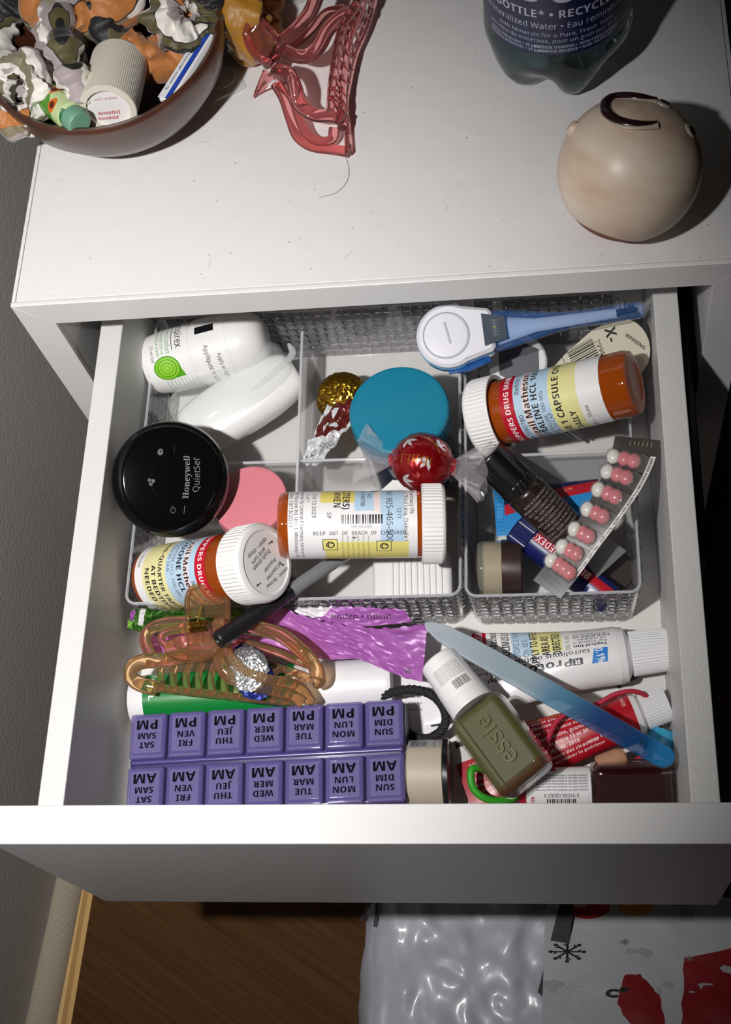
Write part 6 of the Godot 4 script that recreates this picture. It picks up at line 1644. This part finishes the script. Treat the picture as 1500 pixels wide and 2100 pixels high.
func on_floor() -> void:
	var fy := -0.4199
	# ---- bamboo board with its layered edge
	var a := Vector3(-0.2823, -0.4000, -0.0281)
	var b := Vector3(-0.2886, -0.4000, 0.0754)
	var o := thing("bamboo_board", "dark bamboo board with a pale layered plywood edge below the drawer", "board", flat(a, b))
	var grain := Image.create(512, 512, false, Image.FORMAT_RGBA8)
	var n := FastNoiseLite.new()
	n.seed = 3; n.frequency = 0.02; n.fractal_octaves = 4
	for y in 512:
		for x in 512:
			var down := x * 1.465
			var right := y * 0.459
			var lng := right * 0.84 + down * 0.54
			var per := down * 0.84 - right * 0.54
			var t := n.get_noise_2d(lng * 0.25, per * 24.0) * 0.6 + n.get_noise_2d(lng * 0.2 + 900, per * 5.0) * 0.5
			grain.set_pixel(x, y, Color("3e2813").lerp(Color("573a1e"), clampf(0.5 + t, 0.0, 1.0)))
	var gm := mat("ffffff", 0.75, 0, ImageTexture.create_from_image(grain))
	gm.metallic_specular = 0.25
	# the board runs to the right of its pale edge; x is towards the viewer here, so -z lies to the right
	var side := -1.0
	part(o, "board_face", Geo.new().slab(func(u, v): return Vector3(-0.20 + 0.65 * u, -0.0005, side * (0.003 + 0.235 * v)), 1, 1, Vector3(0, -0.018, 0)), gm)
	var tones := ["c9a05c", "a97f42", "d0ab6c"]
	for k in 3:
		part(o, "edge_layer", Geo.new().rbox(Vector3(0.65, 0.018, 0.0043), 0.0005), mat(tones[k], 0.6), sh(0.125, -0.0090 - 0.0008 * k, -0.001 + 0.0042 * k))
	for q: Vector2 in [Vector2(-0.16, -0.03), Vector2(-0.16, -0.2), Vector2(0.40, -0.03), Vector2(0.40, -0.2)]:
		part(o, "foot", Geo.new().rbox(Vector3(0.03, 0.0022, 0.03), 0.0006), mat("2a1a0c", 0.7), sh(q.x, -0.0192, q.y))
	# ---- rolled canvas between board and wall
	var c := Vector3(-0.3038, -0.4050, -0.0288)
	var d := Vector3(-0.3124, -0.4050, 0.0755)
	var r := thing("canvas_roll", "long roll of cream woven canvas between the wall and the bamboo board", "fabric roll", along(c, d))
	var cm := mat("b9ae9c", 0.9)
	var wv := Pad.new(256, 256, Color("8f8f8f"))
	for k in 64:
		for j in 64:
			wv.rect(j * 4, k * 4 + (1 if j % 2 else 0), 2.6, 2.6, Color("e6e6e6") if (k + j) % 2 else Color("c4c4c4"))
	cm.albedo_texture = wv.tex()
	cm.albedo_color = Color("f6e6cc")
	cm.heightmap_enabled = true
	cm.heightmap_texture = cm.albedo_texture
	cm.heightmap_scale = 0.06
	cm.uv1_scale = Vector3(1.2, 9.0, 1)
	part(r, "canvas", Geo.new().lathe([Vector2(0.006, -0.25), Vector2(0.0145, -0.25), Vector2(0.0150, -0.1), Vector2(0.0150, 0.1), Vector2(0.0150, 0.25), Vector2(0.006, 0.25)], 36), cm)
	# ---- white plastic bag
	var bag := thing("plastic_bag", "crumpled glossy white plastic bag standing on the floor below the drawer", "bag")
	var dn := dent(15, 0.10)
	dn.noise_type = FastNoiseLite.TYPE_CELLULAR
	dn.cellular_return_type = FastNoiseLite.RETURN_DISTANCE
	var dm := dent(16, 0.22)
	var c0 := Vector3(0.0232, -0.3300, 0.0428)
	var sheet_ := func(u: float, v: float) -> Vector3:
		var ang := TAU * (u if u < 1.0 else 0.0)
		var rr := 1.0 - pow(1.0 - v, 2.4)
		var q := Vector2(sin(ang), cos(ang))
		var sq := q / pow(pow(absf(q.x), 4.0) + pow(absf(q.y), 4.0), 0.25)
		var p := Vector3(c0.x + sq.x * rr * (0.084 + 0.006 * sq.y), 0, c0.z + sq.y * rr * 0.135)
		var k := dn.get_noise_3d(p.x * 48.0, v * 2.5, p.z * 48.0)
		var m := dm.get_noise_3d(p.x * 70.0, v * 4.0, p.z * 70.0)
		var high := lerpf(c0.y - 0.006, fy + 0.002, pow(v, 2.6))
		return p + Vector3(0.010 * m * v, 0.026 * k + 0.012 * m, 0.010 * dm.get_noise_2d(p.x * 300.0, v * 20.0) * v) * (1.0 if v < 0.97 else 0.2) + Vector3(0, high, 0)
	var poly := coat(mat("b6b9c2", 0.4), 0.35, 0.15)
	poly.backlight_enabled = true; poly.backlight = Color(0.25, 0.25, 0.28)
	part(bag, "film", Geo.new().grid(sheet_, 120, 60), poly, Transform3D(), 34)
	part(bag, "handle", Geo.new().tube(curve([Vector3(-0.0575, -0.3720, -0.0033), Vector3(-0.0522, -0.3640, -0.0113), Vector3(-0.0459, -0.3600, -0.0171), Vector3(-0.0448, -0.3620, -0.0075), Vector3(-0.0462, -0.3660, 0.0024)], 28), 0.0016, 10, false, 1.0), mat("4a4c52", 0.4))
	# ---- dark strap between the bags
	var st := thing("dark_strap", "dark grey strap hanging between the white bag and the gift bag", "strap")
	part(st, "strap", Geo.new().slab(func(u, v): return (Vector3(0.0906, -0.3450, -0.0144) as Vector3).lerp(Vector3(0.1002, -0.3450, -0.0128), u).lerp((Vector3(0.0654, -0.3600, 0.0717) as Vector3).lerp(Vector3(0.0858, -0.3600, 0.0713), u), v), 4, 10, Vector3(0, -0.003, 0)), mat("2a2724", 0.7))
	# ---- printed paper gift bag
	var g := thing("gift_bag", "white paper holiday gift bag printed with red shapes, baubles and snowflakes", "bag")
	var p := Pad.new(1024, 1024, Color("b0b2b6"))
	var red := Color("7c0a10")
	var rr_ := RandomNumberGenerator.new()
	rr_.seed = 5
	var blot := func(pts: Array) -> void:
		var outp := PackedVector2Array()
		for k in pts.size():
			var e0: Vector2 = pts[k]
			var e1: Vector2 = pts[(k + 1) % pts.size()]
			for s in 7:
				outp.append(e0.lerp(e1, s / 7.0) + Vector2(rr_.randf_range(-6, 6), rr_.randf_range(-6, 6)))
		p.poly(outp, red)
	blot.call([Vector2(570, 440), Vector2(1010, 290), Vector2(1010, 1000), Vector2(560, 1000)])
	blot.call([Vector2(330, 560), Vector2(390, 560), Vector2(470, 700), Vector2(510, 1000), Vector2(400, 1000), Vector2(300, 760)])
	blot.call([Vector2(10, 930), Vector2(70, 950), Vector2(40, 1020), Vector2(0, 1020)])
	p.disc(175, 70, 92, 92, Color("a8201a")).disc(145, 60, 26, 20, Color("d8b0a0")).disc(370, 60, 74, 80, Color("c4872a")).disc(345, 45, 26, 16, Color("e8cf9a")).disc(980, 40, 90, 70, Color("a81418"))
	for f in [[Vector2(96, 400), 74.0, Color("1c1a1a")], [Vector2(110, 650), 60.0, Color("a3a6aa")], [Vector2(560, 60), 40.0, Color("9c9ea2")], [Vector2(330, 330), 22.0, Color("45453f")], [Vector2(590, 450), 22.0, Color("7a7860")]]:
		for k in 8:
			var m := Transform2D(TAU * k / 8.0, f[0])
			var s: float = f[1]
			p.poly(m * PackedVector2Array([Vector2(0, -s * 0.07), Vector2(s, -s * 0.07), Vector2(s, s * 0.07), Vector2(0, s * 0.07)]), f[2])
			p.disc((m * Vector2(s * 0.92, 0)).x, (m * Vector2(s * 0.92, 0)).y, s * 0.13, s * 0.13, f[2])
			p.poly(m * PackedVector2Array([Vector2(s * 0.45, 0), Vector2(s * 0.75, -s * 0.25), Vector2(s * 0.8, -s * 0.17), Vector2(s * 0.55, s * 0.05)]), f[2])
	p.disc(290, 690, 34, 30, Color("17140f"), 0.45, 0.8, 5.6).disc(330, 665, 18, 18, Color("17140f"))
	var paper := mat("ffffff", 0.5, 0, p.tex())
	var wob := dent(23, 0.3)
	part(g, "printed_side", Geo.new().slab(func(u, v): return (Vector3(0.0799, -0.3600, -0.0184) as Vector3).lerp(Vector3(0.2588, -0.3600, -0.0194), u).lerp((Vector3(0.0744, -0.3300, 0.0828) as Vector3).lerp(Vector3(0.2440, -0.3300, 0.0795), u), v) + Vector3(0, 0.002 * wob.get_noise_2d(u * 14.0, v * 10.0), 0), 24, 18, Vector3(0, -0.0006, 0)), paper, Transform3D(), 60)
	part(g, "bag_body", Geo.new().slab(func(u, v): return (Vector3(0.0799, -0.3600, -0.0184) as Vector3).lerp(Vector3(0.2588, -0.3600, -0.0194), u).lerp((Vector3(0.0744, -0.3300, 0.0828) as Vector3).lerp(Vector3(0.2440, -0.3300, 0.0795), u), v) + Vector3(0, -0.0008, 0), 4, 4, Vector3(0.004, -0.056, 0)), mat("9a9da2", 0.6))
